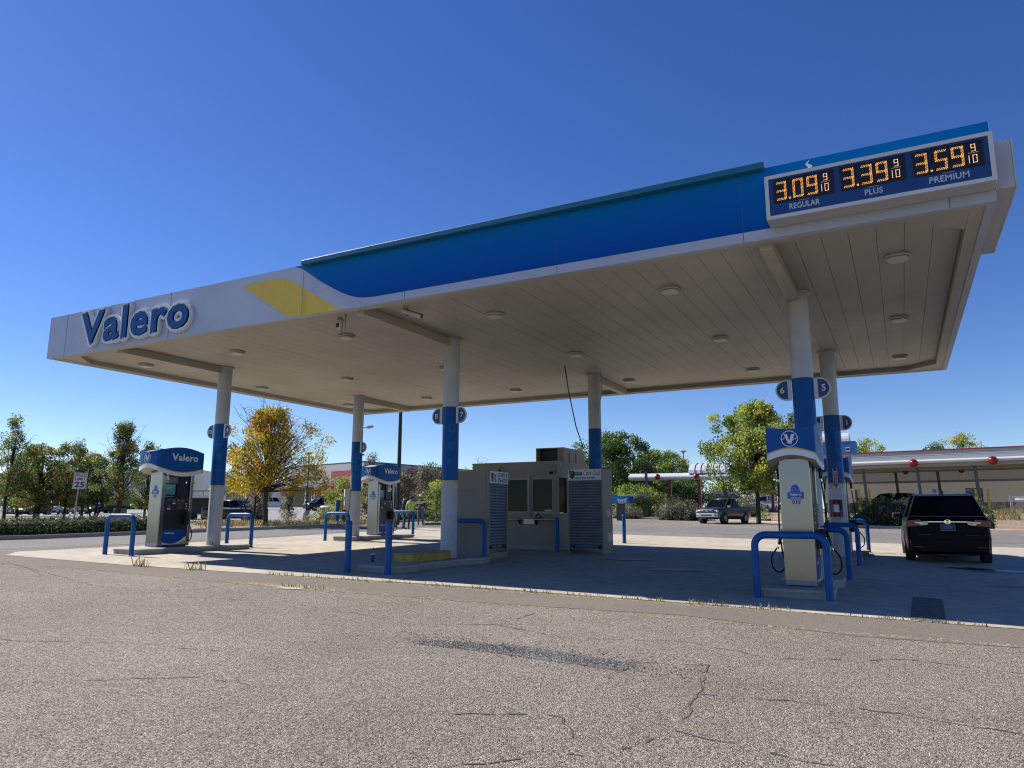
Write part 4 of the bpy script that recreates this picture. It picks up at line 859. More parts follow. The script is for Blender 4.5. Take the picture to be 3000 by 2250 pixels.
def vehicle(name, kind, pm, x, y, az, label, cat, detail=1, z=None, rear_lamps=True, grille='black'):
    K_ = KINDS[kind]; z = gz(x, y) if z is None else z
    T = thing(name, (x, y, z), label, cat, pi/2-R_(az))
    m = MB(); pk = 'pickup' in kind; st = K_['st']
    m.loft([ringpts(s[0], s[1], s[2], s[3], 0 if (pk and s[0] < -.9) else .03) for s in st], 0, True)
    xa, xb, xc, xd, zb, zr = K_['gh']; wb_ = K_['W']/2*.93; wr = K_['W']/2*.73; R = K_['R']
    for s in (-1, 1):
        for wx in K_['wb']:
            m.lathe([(0, s*(K_['W']/2+.004)), (R+.055, s*(K_['W']/2+.004)), (R+.055, s*(K_['W']/2-.25))], (wx, 0, R), 20, 1, 'y')
    if pk:
        bx0, bx1 = -K_['L']/2+.12, xd-.1; wz = st[-3][3]
        m.box(bx0, bx1, -K_['W']/2*.84, K_['W']/2*.84, wz+.012, wz+.016, 1)
        m.box(bx0-.06, bx1, K_['W']/2*.84, K_['W']/2*.97, wz-.03, wz+.05); m.box(bx0-.06, bx1, -K_['W']/2*.97, -K_['W']/2*.84, wz-.03, wz+.05); m.box(bx0-.1, bx0-.005, -K_['W']/2*.84, K_['W']/2*.84, wz-.03, wz+.04)
    m.box(st[0][0]-.1, st[0][0]+.03, -st[1][1]*.82, st[1][1]*.82, st[0][2]+.0, st[0][2]+.16, 1)
    B = m.build('body', [pm, BLK2], T, world=False)
    # greenhouse glass
    m = MB(); lo = [(xa, wb_*.90, zb-.02), ((xa+xb)/2, wb_*.96, zb-.02), (xc, wb_*.97, zb-.02), (xd, wb_*.88, zb-.02)]
    hi = [(xb, wr*.90, zr-.03), ((xb*2+xc)/3, wr, zr), (xc*.9, wr*.98, zr-.01), (xc, wr*.9, zr-.03)]
    A = lo+[(a, -b, c) for a, b, c in lo[::-1]]; Bt = hi+[(a, -b, c) for a, b, c in hi[::-1]]
    n = len(A); m.add(A+Bt, [(k, (k+1) % n, (k+1) % n+n, k+n) for k in range(n)], 0, False)
    m.build('windows', GLS, T, world=False)
    m = MB(); rr = [[(a, b*1.0, c+dz_) for a, b, c in Bt] for dz_ in (-.012, .02)]+[[(a*.96+(xb+xc)/2*.04, b*.86, c+.05) for a, b, c in Bt]]
    m.loft(rr, 0, True)
    def pil(p, q, r_): m.tube([Vector(p), Vector(q)], r_, 6)
    for s in (-1, 1):
        pil((xa+.02, s*wb_*.90, zb-.03), (xb, s*wr*.91, zr-.02), .045); pil((xd, s*wb_*.88, zb-.03), (xc, s*wr*.91, zr-.02), .07)
        mx = (xa+xd)/2-.05; pil((mx, s*wb_*.975, zb-.03), ((xb+xc)/2-.05, s*wr*1.0, zr-.01), .035)
        if kind == 'suv': pil((xc+.45, s*wb_*.975, zb-.03), (xc+.35, s*wr*.98, zr-.01), .05)
    m.build('roof', pm, T, world=False)
    for s in (-1, 1):
        for wx in K_['wb']:
            yo = s*(K_['W']/2+.012); yi = s*(K_['W']/2-.22)
            m = MB(); m.lathe([(R*.62, yo), (R*.93, yo), (R, yo-s*.04), (R, yi), (0, yi)], (wx, 0, R), 22, 0, 'y'); Wh = m.build('wheel', RUB, T, world=False)
            m = MB(); m.lathe([(0, yo-s*.01), (R*.16, yo-s*.01), (R*.18, yo-s*.03), (R*.60, yo-s*.035), (R*.64, yo-s*.002)], (wx, 0, R), 20, 0, 'y')
            if detail:
                for k in range(6):
                    a = k*pi/3; m.add([(wx+cos(a+d)*q*R, yo-s*.001, R+sin(a+d)*q*R) for q, d in ((.16, -.5), (.60, -.14), (.60, .14), (.16, .5))], [(0, 1, 2, 3)], 0)
            m.build('rim', [RIM], Wh, world=False, fixn=False)
        xh = st[1][0]; yh = st[1][1]*.80; zh = st[1][3]-.13
        m = MB(); m.box(xh-.25, xh+.06, min(s*(yh-.16), s*(yh+.16)), max(s*(yh-.16), s*(yh+.16)), zh-.10, zh+.06); m.build('headlight', LAMP, T, world=False, bevel=.03)
        if rear_lamps:
            xr = st[-2][0]; yr = st[-2][1]*.88
            m = MB(); m.box(xr-.06, xr+.12, min(s*(yr-.10), s*(yr+.10)), max(s*(yr-.10), s*(yr+.10)), st[-2][3]-.30, st[-2][3]-.02); m.build('tail_light', TAIL, T, world=False, bevel=.02)
        m = MB(); m.box(xa-.30, xa-.12, min(s*wb_, s*(wb_+.2)), max(s*wb_, s*(wb_+.2)), zb+.0, zb+.15); m.build('mirror', CHROME if grille == 'chrome' else pm, T, world=False, bevel=.03)
    m = MB(); x0 = st[1][0]; zg = st[1][3]
    m.box(x0-.2, x0+.055, -st[1][1]*.52, st[1][1]*.52, zg-.24, zg-.06, 0)
    if grille == 'chrome':
        for a in (-1, 1): m.prism([(a*.16, 0), (a*.26, 0), (a*.40, .20), (a*.30, .20)], x0+.02, x0+.075, 1, lambda u, v, w: (w, u, zg-.26+v))
        m.box(x0+.02, x0+.075, -.52, .52, zg-.045, zg-.02, 1); ring(m, (0, zg-.14), .055, .014, lambda u, v, w: (x0+.08, u, v), 1, 14)
        m.box(x0+.079, x0+.082, -.075, .075, zg-.15, zg-.13, 1)
    m.build('grille', [BLK2, CHROME], T, world=False)
    if grille == 'chrome':
        m = MB(); m.loft([[(x0-.15, y_, z_) for y_, z_ in ((-.88, .42), (.88, .42), (.88, .74), (-.88, .74))], [(x0+.07, y_, z_) for y_, z_ in ((-.80, .44), (.80, .44), (.80, .72), (-.80, .72))], [(x0+.14, y_, z_) for y_, z_ in ((-.62, .46), (.62, .46), (.62, .70), (-.62, .70))]], 0, False)
        bb = m.build('bumper', mat('bumper_silver', (.55, .56, .57), .3, metal=.5), T, world=False, bevel=.02)
        m = MB(); m.box(x0+.1, x0+.145, -.42, .42, .53, .62)
        for s in (-1, 1): m.lathe([(0, x0+.125), (.06, x0+.125), (.06, x0+.05)], (0, s*.66, .57), 12, 0, 'x')
        m.build('air_intake', BLK2, bb, world=False)
    return T
def vaz(px): return math.degrees(YAW)+math.degrees(atan2((px-1500)/FPX*cos(PITCH), 1))
def parked(name, kind, pm, px, d, rel, label, cat, **k):
    x, y = far(px, d); return vehicle(name, kind, pm, x, y, vaz(px)+180+rel, label, cat, **k)
P_BLK = paint('black', (.006, .007, .010)); P_WHT = paint('white', (.62, .62, .60), 0); P_SIL = paint('silver', (.38, .39, .40), .6); P_SLATE = paint('slate', (.035, .045, .06), .4)
P_NAVY = paint('navy', (.012, .025, .055)); P_GRY = paint('grey', (.12, .13, .14), .5)
parked('pickup_truck', 'smallpickup', P_SLATE, 2122, 53.5, 27, 'slate grey pickup with silver bumper on the road behind the pad, nose to the left', 'pickup', grille='chrome')
parked('pickup_truck', 'pickup', P_BLK, 690, 66, -52, 'shiny black pickup behind the front left column, nose to the right', 'pickup')
parked('pickup_truck', 'pickup', P_WHT, 800, 118, -78, 'far white crew pickup in the shop car park behind the yellow tree trunk', 'pickup')
parked('parked_car', 'suv', P_WHT, 26, 112, -24, 'white boxy car at the far left edge of the distant car park', 'car')
parked('parked_car', 'sedan', P_NAVY, 76, 110, 30, 'dark blue sedan with sunlit roof, second car from the left edge', 'car')
parked('parked_car', 'sedan', P_BLK, 100, 98, 42, 'low black car parked before the dark blue sedan', 'car')
parked('parked_car', 'suv', P_WHT, 160, 104, 12, 'big white sport utility vehicle with black roof between the left trees', 'car')
parked('parked_car', 'suv', P_SIL, 126, 116, 20, 'grey car half hidden by the thick left tree trunk', 'car')
parked('parked_car', 'suv', P_WHT, 226, 106, -15, 'white hatchback behind the speed limit sign post', 'car')
parked('parked_car', 'sedan', P_BLK, 300, 108, 48, 'black sedan between the double trunk tree and the thick trunk', 'car')
parked('parked_car', 'suv', P_BLK, 940, 104, 60, 'black sport utility vehicle before the red shop windows', 'car')
parked('parked_car', 'sedan', P_SIL, 984, 96, 35, 'pale silver car with sun on its windscreen, right of the black one', 'car')
parked('parked_car', 'suv', P_WHT, 2170, 96, 62, 'white car roof just seen over the hedge beyond the grey pickup', 'car')
parked('pickup_truck', 'pickup', P_SIL, 2240, 86, 16, 'silver pickup facing us, beyond the low hedge, left of the nearest dispenser', 'pickup')
parked('parked_car', 'suv', P_NAVY, 2612, 69, 118, 'dark sport utility vehicle seen over the hedge under the drive-in canopy', 'car')
parked('parked_car', 'sedan', P_BLK, 2770, 71, 150, 'low dark car roof seen over the hedge above the minivan', 'car')
# green bin lorry at the left
x, y = far(388, 104); T = thing('tanker_truck', (x, y, gz(x, y)), 'green and yellow truck standing behind the left trees', 'truck', pi/2-R_(vaz(388)+90))
m = MB(); m.box(-3.6, 3.4, -1.2, 1.2, .55, .8); m.build('chassis', BLK2, T, world=False)
m = MB(); m.lathe([(0, -3.6), (.7, -3.55), (.8, -3.3), (.8, 1.2), (.7, 1.4), (0, 1.45)], (0, 0, 1.5), 18, 0, 'x'); m.build('tank', mat('truck_green', (.13, .17, .05), .6, var=.5, vscale=.9, dirt=(.30, .28, .10)), T, world=False)
m = MB(); m.box(1.7, 3.5, -1.15, 1.15, .8, 2.5); cb = m.build('cab', mat('cab_cream', (.45, .46, .36), .5), T, world=False, bevel=.12)
m = MB(); m.box(2.2, 3.2, -1.165, 1.165, 1.6, 2.25); m.build('window', GLS, cb, world=False)
for wx in (-2.6, -1.5, 2.4):
    for s in (-1, 1):
        m = MB(); m.lathe([(0, s*1.22), (.35, s*1.22), (.5, s*1.2), (.5, s*.9)], (wx, 0, .5), 16, 0, 'y'); m.build('wheel', RUB, T, world=False)
# white cargo trailer left of the black pickup
x, y = far(588, 72); T = thing('cargo_trailer', (x, y, gz(x, y)), 'white open sided cargo trailer right behind the left dispenser', 'trailer', pi/2-R_(vaz(588)+180-60))
m = MB(); m.box(-1.9, 1.9, -1.0, 1.0, .45, .55); m.box(-1.95, 1.95, -1.05, 1.05, 2.15, 2.35); m.box(1.6, 1.95, -1.05, 1.05, .551, 2.149); m.box(-1.95, -1.8, -1.05, 1.05, .551, 2.149); m.build('box', P_WHT, T, world=False)
m = MB(); m.box(-1.79, 1.59, -.9, .9, .56, 2.1); m.build('load', BLK2, T, world=False)
m = MB()
for a in (-1.5, -.4, .7, 1.5): m.box(a-.03, a+.03, -.95, -.9, 2.36, 2.75); m.box(a-.03, a+.03, .9, .95, 2.36, 2.75)
m.box(-1.6, 1.6, -.96, -.90, 2.75, 2.81); m.box(-1.6, 1.6, .90, .96, 2.75, 2.81); m.build('roof_rack', GREY, T, world=False)
for s in (-1, 1): m = MB(); m.lathe([(0, s*1.06), (.33, s*1.05), (.34, s*.85)], (-.1, 0, .34), 16, 0, 'y'); m.build('wheel', RUB, T, world=False)

# ------------------------------------------------------------------ minivan
hx, hy = .93, 22.35+2.58
T = thing('minivan', (hx, hy, gz(hx, hy)-.01), 'black minivan seen from behind under the right end of the canopy', 'minivan', pi/2-R_(-1.5)); T.scale = (1, 1, 1.06)
PM = mat('paint_van_black', (.003, .004, .007), .28, spec=.10)
m = MB()
def vr(x, w, zb, zt, cr=.03): return ringpts(x, w, zb, zt, cr)
m.loft([vr(2.58, .72, .3, .72), vr(2.48, .88, .22, .86), vr(2.0, .96, .2, 1.0), vr(1.3, .985, .18, 1.10), vr(0, .99, .18, 1.10), vr(-1.6, .99, .19, 1.12), vr(-2.2, .985, .2, 1.13), vr(-2.46, .955, .22, 1.13, .02), vr(-2.53, .93, .25, 1.10, .01), vr(-2.57, .88, .30, .98, 0)], 0, True)
m.loft([[(-2.45, y_, z_) for y_, z_ in ((-.93, .26), (.93, .26), (.95, .60), (-.95, .60))], [(-2.60, y_, z_) for y_, z_ in ((-.86, .28), (.86, .28), (.88, .57), (-.88, .57))]], 0, False)
for s in (-1, 1):
    for wx in (1.5, -1.5): m.lathe([(0, s*.994), (.39, s*.994), (.39, s*.8)], (wx, 0, .34), 22, 1, 'y')
B = m.build('body', [PM, BLK2], T, world=False)
m = MB(); lo = [(1.75, .80, 1.08), (1.1, .90, 1.08), (-1.9, .91, 1.10), (-2.40, .84, 1.10)]; hi = [(.75, .62, 1.64), (.4, .68, 1.69), (-1.6, .69, 1.66), (-2.18, .63, 1.60)]
A = lo+[(a, -b, c) for a, b, c in lo[::-1]]; Bt = hi+[(a, -b, c) for a, b, c in hi[::-1]]; n = 8
m.add(A+Bt, [(k, (k+1) % n, (k+1) % n+n, k+n) for k in range(n)], 0); m.build('side_windows', GLS, T, world=False)
m = MB(); m.loft([[(a, b, c-.012) for a, b, c in Bt], [(a*1.0-.015, b*1.02, c+.02) for a, b, c in Bt], [(a*.95, b*.84, c+.055) for a, b, c in Bt]], 0, True)
for s in (-1, 1):
    for (p, q, r_) in (((1.76, s*.80, 1.07), (.76, s*.63, 1.64), .05), ((-2.39, s*.85, 1.07), (-2.17, s*.64, 1.60), .055), ((-1.6, s*.92, 1.08), (-1.45, s*.70, 1.66), .05), ((.1, s*.915, 1.08), (.1, s*.69, 1.68), .04)): m.tube([p, q], r_, 8)
rf = m.build('roof', PM, T, world=False)
m = MB(); m.prism([(-2.22, 1.60), (-1.95, 1.655), (-1.95, 1.69), (-2.30, 1.635)], -.62, .62, 0, lambda u, v, w: (u, w, v)); m.build('spoiler', PM, rf, world=False, bevel=.01)
m = MB(); m.prism([(-1.95, 0), (-1.75, 0), (-1.9, .07), (-1.97, .075)], -.015, .015, 0, lambda u, v, w: (u, w, 1.70+v)); m.build('antenna_fin', BLK2, rf, world=False)
m = MB(); m.add([(-2.475, -.80, 1.15), (-2.475, .80, 1.15), (-2.305, .60, 1.575), (-2.305, -.60, 1.575)], [(0, 1, 2, 3)]); m.build('rear_window', GLS, T, world=False, fixn=False)
m = MB(); m.box(-2.50, -2.47, -.84, .84, 1.125, 1.14); m.build('window_trim', mat('thin_trim', (.10, .09, .10), .3), T, world=False)
for s in (-1, 1):
    m = MB(); m.prism([(.50*s, .90), (.96*s, .86), (.955*s, 1.03), (.62*s, 1.06)], -2.585, -2.40, 0, lambda u, v, w: (w, u, v)); tl = m.build('tail_light', TAIL, T, world=False, bevel=.012)
    m = MB(); m.prism([(.42*s, .985), (.72*s, .955), (.76*s, .985), (.45*s, 1.01)], -2.60, -2.587, 0, lambda u, v, w: (w, u, v)); m.prism([(.46*s, .93), (.62*s, .915), (.66*s, .955), (.44*s, .965)], -2.60, -2.587, 0, lambda u, v, w: (w, u, v)); m.build('clear_lamp', mat('lamp_pale', (.45, .50, .55), .12, metal=.5), tl, world=False)
    m = MB(); m.box(-2.615, -2.60, min(s*.60, s*.82), max(s*.60, s*.82), .375, .395); m.build('reflector', TAIL, T, world=False)
    m = MB(); m.box(1.0, 1.16, min(s*.95, s*1.22), max(s*.95, s*1.22), 1.06, 1.24); m.build('mirror', BLK2, T, world=False, bevel=.05)
    for wx in (1.5, -1.5):
        m = MB(); m.lathe([(.2, s*1.0), (.32, s*1.0), (.345, s*.97), (.345, s*.76), (0, s*.76)], (wx, 0, .345), 22, 0, 'y'); Wh = m.build('wheel', RUB, T, world=False)
        m = MB(); m.lathe([(0, s*.985), (.06, s*.985), (.2, s*.97), (.215, s*1.0)], (wx, 0, .345), 20, 0, 'y'); m.build('rim', RIM, Wh, world=False)
m = MB(); m.box(-2.595, -2.575, -.46, .46, .985, 1.01); m.build('chrome_bar', CHROME, T, world=False, bevel=.004)
fb = lambda u, v, w: (-2.60-w, -u, v)
m = MB(); z0 = .965
for a in (-1, 1): m.prism([(a*.030, z0+.07), (a*.062, z0+.07), (a*.050, z0), (a*.026, z0)], 0, .012, 0, fb)
m.prism([(-.03, z0+.028), (.03, z0+.028), (.03, z0+.042), (-.03, z0+.042)], 0, .011, 0, fb)
pts = [(.078*(1 if abs(cos(a)) < .001 else cos(a)), z0+.035+.048*sin(a)) for a in [k*pi/10 for k in range(20)]]
ring(m, (0, z0+.035), .078, .010, fb, 0, 24, ry=.052, w=.006); m.build('emblem', CHROME, T, world=False, fixn=False)
m = MB(); fp = lambda u, v, w: (-2.593-w, -u, v); poly(m, [(-.165, .785), (.165, .785), (.165, .935), (-.165, .935)], fp, 1); poly(m, [(-.157, .793), (.157, .793), (.157, .927), (-.157, .927)], fp, 0, .001)
put_text(m, 'JDLK08', (-.10, .105, .81, .895), fp, bold=.0, mi=1, depth=.002); put_text(m, 'ARIZONA', (-.05, .05, .905, .918), fp, mi=1, depth=.002); m.build('number_plate', [mat('plate_blue', (.01, .03, .16), .4), mat('plate_ink', (.32, .38, .52), .5)], T, world=False, fixn=False)
m = MB(); m.box(-2.603, -2.600, -.66, -.38, .672, .678); m.box(-2.603, -2.600, .42, .68, .678, .684); m.build('badge', mat('badge_dim', (.12, .12, .14), .3), T, world=False)

# ------------------------------------------------------------------ people
SKIN = mat('skin', (.34, .19, .12), .55)
def person(x, y, az, H, pose, mats_, label, hat=None):
    """one skinned body; pose = dict of joint positions in a 1.75 m figure facing +x"""
    T = thing('person', (x, y, gz(x, y)), label, 'person', pi/2-R_(az))
    J = dict(pel=(0, 0, .95), sp=(0, 0, 1.15), ch=(0, 0, 1.36), nk=(0, 0, 1.49), hd=(.01, 0, 1.60), tp=(.01, 0, 1.70))
    for s, q in ((1, 'l'), (-1, 'r')):
        J.update({q+'hp': (0, s*.10, .90), q+'kn': (.03, s*.12, .49), q+'an': (-.01, s*.13, .09), q+'to': (.15, s*.15, .045), q+'sh': (0, s*.19, 1.40), q+'el': (-.03, s*.27, 1.12), q+'wr': (.05, s*.27, .87), q+'hn': (.08, s*.26, .80)})
    J.update(pose); k = H/1.75
    E_ = [('pel', 'sp'), ('sp', 'ch'), ('ch', 'nk'), ('nk', 'hd'), ('hd', 'tp')]
    for q in 'lr': E_ += [('pel', q+'hp'), (q+'hp', q+'kn'), (q+'kn', q+'an'), (q+'an', q+'to'), ('ch', q+'sh'), (q+'sh', q+'el'), (q+'el', q+'wr'), (q+'wr', q+'hn')]
    RD = dict(pel=(.155, .13), sp=(.15, .12), ch=(.17, .125), nk=(.062, .062), hd=(.088, .098), tp=(.07, .078), hp=(.105, .105), kn=(.072, .072), an=(.05, .05), to=(.042, .038), sh=(.075, .075), el=(.055, .055), wr=(.036, .036), hn=(.04, .028))
    names = list(J); me = bpy.data.meshes.new('body'); me.from_pydata([tuple(c*k for c in J[n_]) for n_ in names], [(names.index(a), names.index(b)) for a, b in E_], [])
    o = bpy.data.objects.new('b', me); COL.objects.link(o); sk = o.modifiers.new('s', 'SKIN'); ss = o.modifiers.new('d', 'SUBSURF'); ss.levels = 1; ss.render_levels = 1
    for i, n_ in enumerate(names):
        r_ = RD.get(n_) or RD[n_[1:]]; v = me.skin_vertices[0].data[i]; v.radius = (r_[0]*k, r_[1]*k); v.use_root = n_ == 'pel'
    em = o.evaluated_get(bpy.context.evaluated_depsgraph_get()).to_mesh()
    V = [tuple(v.co) for v in em.vertices]; F = [tuple(p.vertices) for p in em.polygons]
    m = MB(); wl_, wr_ = Vector(J['lwr'])*k, Vector(J['rwr'])*k
    for f in F:
        c = sum((Vector(V[i]) for i in f), Vector())/len(f); zz = c.z/k
        near = min((c-wl_).length, (c-wr_).length, (c-Vector(J['lhn'])*k).length, (c-Vector(J['rhn'])*k).length)
        mi = 0 if (zz > 1.47 or near < .07) else (3 if zz < .085 else (2 if zz < .93 and abs(c.y) < .24*k else 1))
        m.f.append(f); m.mi.append(mi); m.sm.append(True)
    m.v = V; o.to_mesh_clear(); bpy.data.objects.remove(o)
    # fingers and thumb, nose, ears
    for q, s in (('l', 1), ('r', -1)):
        h0 = Vector(J[q+'hn'])*k; d_ = (h0-Vector(J[q+'wr'])*k).normalized(); sd_ = d_.cross(Vector((0, s, 0.01))).normalized()
        for n_, (o_, L_) in enumerate(((-.026, .062), (-.009, .072), (.009, .068), (.026, .052))):
            b0 = h0+sd_*o_+d_*.01; m.tube([b0, b0+d_*L_*.6, b0+d_*L_+Vector((.012, 0, 0))], [.0085, .008, .006], 6, 0)
        m.tube([h0-d_*.02+sd_*.03, h0+d_*.02+sd_*.052, h0+d_*.045+sd_*.055], [.011, .010, .008], 6, 0)
    hd = Vector(J['hd'])*k
    m.tube([hd+Vector((.085, 0, .02)), hd+Vector((.112, 0, -.015)), hd+Vector((.09, 0, -.02))], [.008, .013, .010], 6, 0)
    for s in (-1, 1): m.tube([hd+Vector((-.005, s*.085, .03)), hd+Vector((-.01, s*.10, 0)), hd+Vector((0, s*.088, -.03))], .012, 6, 0)
    m.build('body', [SKIN]+mats_, T, world=False)
    m = MB(); c = hd
    for s in (-1, 1): m.lathe([(0, -.006), (.010, 0), (0, .006)], (c.x+.088, c.y+s*.032, c.z+.012), 8, 0, 'x')
    m.box(c.x+.082, c.x+.091, c.y-.025, c.y+.025, c.z-.052, c.z-.046, 1); m.build('face_features', [BLK2, mat('lips', (.25, .08, .07), .6)], T, world=False)
    return T, hd
JEAN = mat('denim', (.03, .06, .12), .8, var=.2, vscale=8); JEAN2 = mat('denim_light', (.10, .16, .25), .8, var=.2, vscale=8); BRN = mat('brown_trousers', (.05, .035, .025), .8)
HIV = mat('hi_vis', (.34, .50, .08), .8); NVY = mat('navy_shirt', (.012, .02, .05), .8); PLD = mat('plaid_shirt', (.09, .07, .09), .8, var=.6, vscale=14); SHO = mat('dark_shoe', (.02, .018, .016), .6); SHW = mat('white_shoe', (.5, .5, .48), .6)
HAIR = mat('dark_hair', (.012, .010, .010), .7)
va = vaz(1190)
def hair(T, hd, mt=HAIR, s=1.):
    m = MB(); m.lathe([(0, .118), (.06, .108), (.095, .07), (.103, .02), (.098, -.02), (.085, -.03)], (hd.x-.014, hd.y, hd.z+.01), 14); m.build('hair', mt, T, world=False)
T, hd = person(-22.52, 30.46, va+80, 1.78, dict(lel=(.0, .25, 1.12), lwr=(.18, .12, 1.10), lhn=(.24, .06, 1.11), rel=(.02, -.25, 1.12), rwr=(.18, -.12, 1.07), rhn=(.24, -.05, 1.08)), [NVY, JEAN, SHO], 'person in a navy shirt and blue jeans, leftmost of the three beside the dispenser'); hair(T, hd)
T, hd = person(-21.95, 30.3, va+20, 1.70, dict(rsh=(.02, -.19, 1.41), rel=(.16, -.44, 1.38), rwr=(.26, -.68, 1.44), rhn=(.29, -.76, 1.47)), [HIV, BRN, SHO], 'person in a bright yellow green shirt seen from behind, pointing to the right')
hair(T, hd)
T, hd = person(-24.4, 34.6, va+215, 1.76, dict(lel=(-.02, .30, 1.13), lwr=(.14, .22, 1.02), lhn=(.17, .15, 1.02), rel=(-.02, -.30, 1.13), rwr=(.14, -.22, 1.02), rhn=(.17, -.15, 1.02), lan=(.02, .20, .09), lto=(.17, .24, .045), ran=(-.02, -.16, .09)), [PLD, JEAN2, SHW], 'person in plaid shirt, light jeans and pale brimmed hat, rightmost of three')
m = MB(); m.lathe([(0, .20), (.07, .195), (.095, .15), (.105, .07), (.12, .06), (.20, .075), (.225, .10), (.222, .085), (.12, .048), (.10, .05)], (hd.x, hd.y, hd.z), 20); m.build('hat', mat('straw_hat', (.62, .58, .30), .8), T, world=False)
# ------------------------------------------------------------------ trees and plants
BARK = mat('bark', (.07, .055, .045), .95, var=.4, vscale=12, bump=.6, bscale=30); BARK2 = mat('bark_dark', (.03, .026, .024), .95, var=.3, vscale=12)
BARKL = mat('bark_pale', (.22, .17, .12), .9, var=.3, vscale=14)
PAL = {'pear': [leafmat('leaf_pear_a', (.085, .115, .03)), leafmat('leaf_pear_b', (.045, .065, .02)), leafmat('leaf_pear_c', (.17, .18, .04)), leafmat('leaf_pear_d', (.25, .16, .04))],
       'locust': [leafmat('leaf_gold_a', (.33, .24, .014), .45), leafmat('leaf_gold_b', (.23, .19, .016), .45), leafmat('leaf_gold_c', (.09, .085, .012), .4), leafmat('leaf_orange', (.33, .13, .02), .45)],
       'maple': [leafmat('leaf_maple_a', (.12, .17, .035)), leafmat('leaf_maple_b', (.05, .08, .018)), leafmat('leaf_maple_c', (.24, .26, .05)), leafmat('leaf_maple_d', (.36, .28, .05))],
       'elm': [leafmat('leaf_elm_a', (.05, .085, .02)), leafmat('leaf_elm_b', (.028, .045, .014)), leafmat('leaf_elm_c', (.13, .16, .04))],
       'plum': [leafmat('leaf_plum_a', (.07, .028, .03)), leafmat('leaf_plum_b', (.10, .06, .05)), leafmat('leaf_plum_c', (.05, .04, .03))],
       'grey': [leafmat('leaf_grey_a', (.11, .11, .08)), leafmat('leaf_grey_b', (.07, .07, .05)), leafmat('leaf_grey_c', (.16, .15, .09))],
       'hedge': [leafmat('leaf_hedge_a', (.05, .075, .02), .2), leafmat('leaf_hedge_b', (.022, .035, .012), .15), leafmat('leaf_hedge_c', (.13, .14, .04), .25)],
       'hedgeg': [leafmat('leaf_hg_a', (.09, .10, .055), .2), leafmat('leaf_hg_b', (.04, .045, .03), .15), leafmat('leaf_hg_c', (.15, .15, .09), .25)]}
def leaves_mesh(cs, n_per, rad, size, npal, rng, droop=0., squash=.8, weights=None):
    "numpy leaf quads round clump centres -> verts, faces, material index"
    nC = len(cs); N = nC*n_per
    c = np.repeat(np.array(cs)[:, :3], n_per, 0); rr = np.repeat(np.array(rad), n_per)
    d = rng.normal(size=(N, 3)); d /= np.linalg.norm(d, axis=1)[:, None]
    p = c+d*(rr*rng.random(N)**.45)[:, None]*np.array([1, 1, squash])
    if droop: p[:, 2] -= rng.random(N)**2*droop
    a = rng.normal(size=(N, 3)); a[:, 2] -= droop*2.5; a /= np.linalg.norm(a, axis=1)[:, None]
    b = np.cross(a, rng.normal(size=(N, 3))); b /= np.linalg.norm(b, axis=1)[:, None]
    s = size*rng.uniform(.55, 1.25, N)[:, None]; asp = .34 if droop else .55
    v = np.stack([p-a*s*.5, p+b*s*asp*.5, p+a*s*.5, p-b*s*asp*.5], 1).reshape(-1, 3)
    cm = rng.choice(npal, nC, p=weights); mi = np.repeat(cm, n_per); fl = rng.random(N) < .28; mi[fl] = rng.choice(npal, fl.sum(), p=weights)
    return v, mi
def mesh_quads(name, v, mi, mats, parent, org):
    N = len(v)//4; me = bpy.data.meshes.new(name)
    me.vertices.add(4*N); me.vertices.foreach_set('co', (v-np.array(org)).astype(np.float32).ravel())
    me.loops.add(4*N); me.loops.foreach_set('vertex_index', np.arange(4*N, dtype=np.int32))
    me.polygons.add(N); me.polygons.foreach_set('loop_start', np.arange(0, 4*N, 4, dtype=np.int32))
    for m_ in mats: me.materials.append(m_)
    me.polygons.foreach_set('material_index', mi.astype(np.int32)); me.update(calc_edges=True); me.validate()
    o = bpy.data.objects.new(name, me); COL.objects.link(o)
    if parent is not None: o.parent = parent
    return o
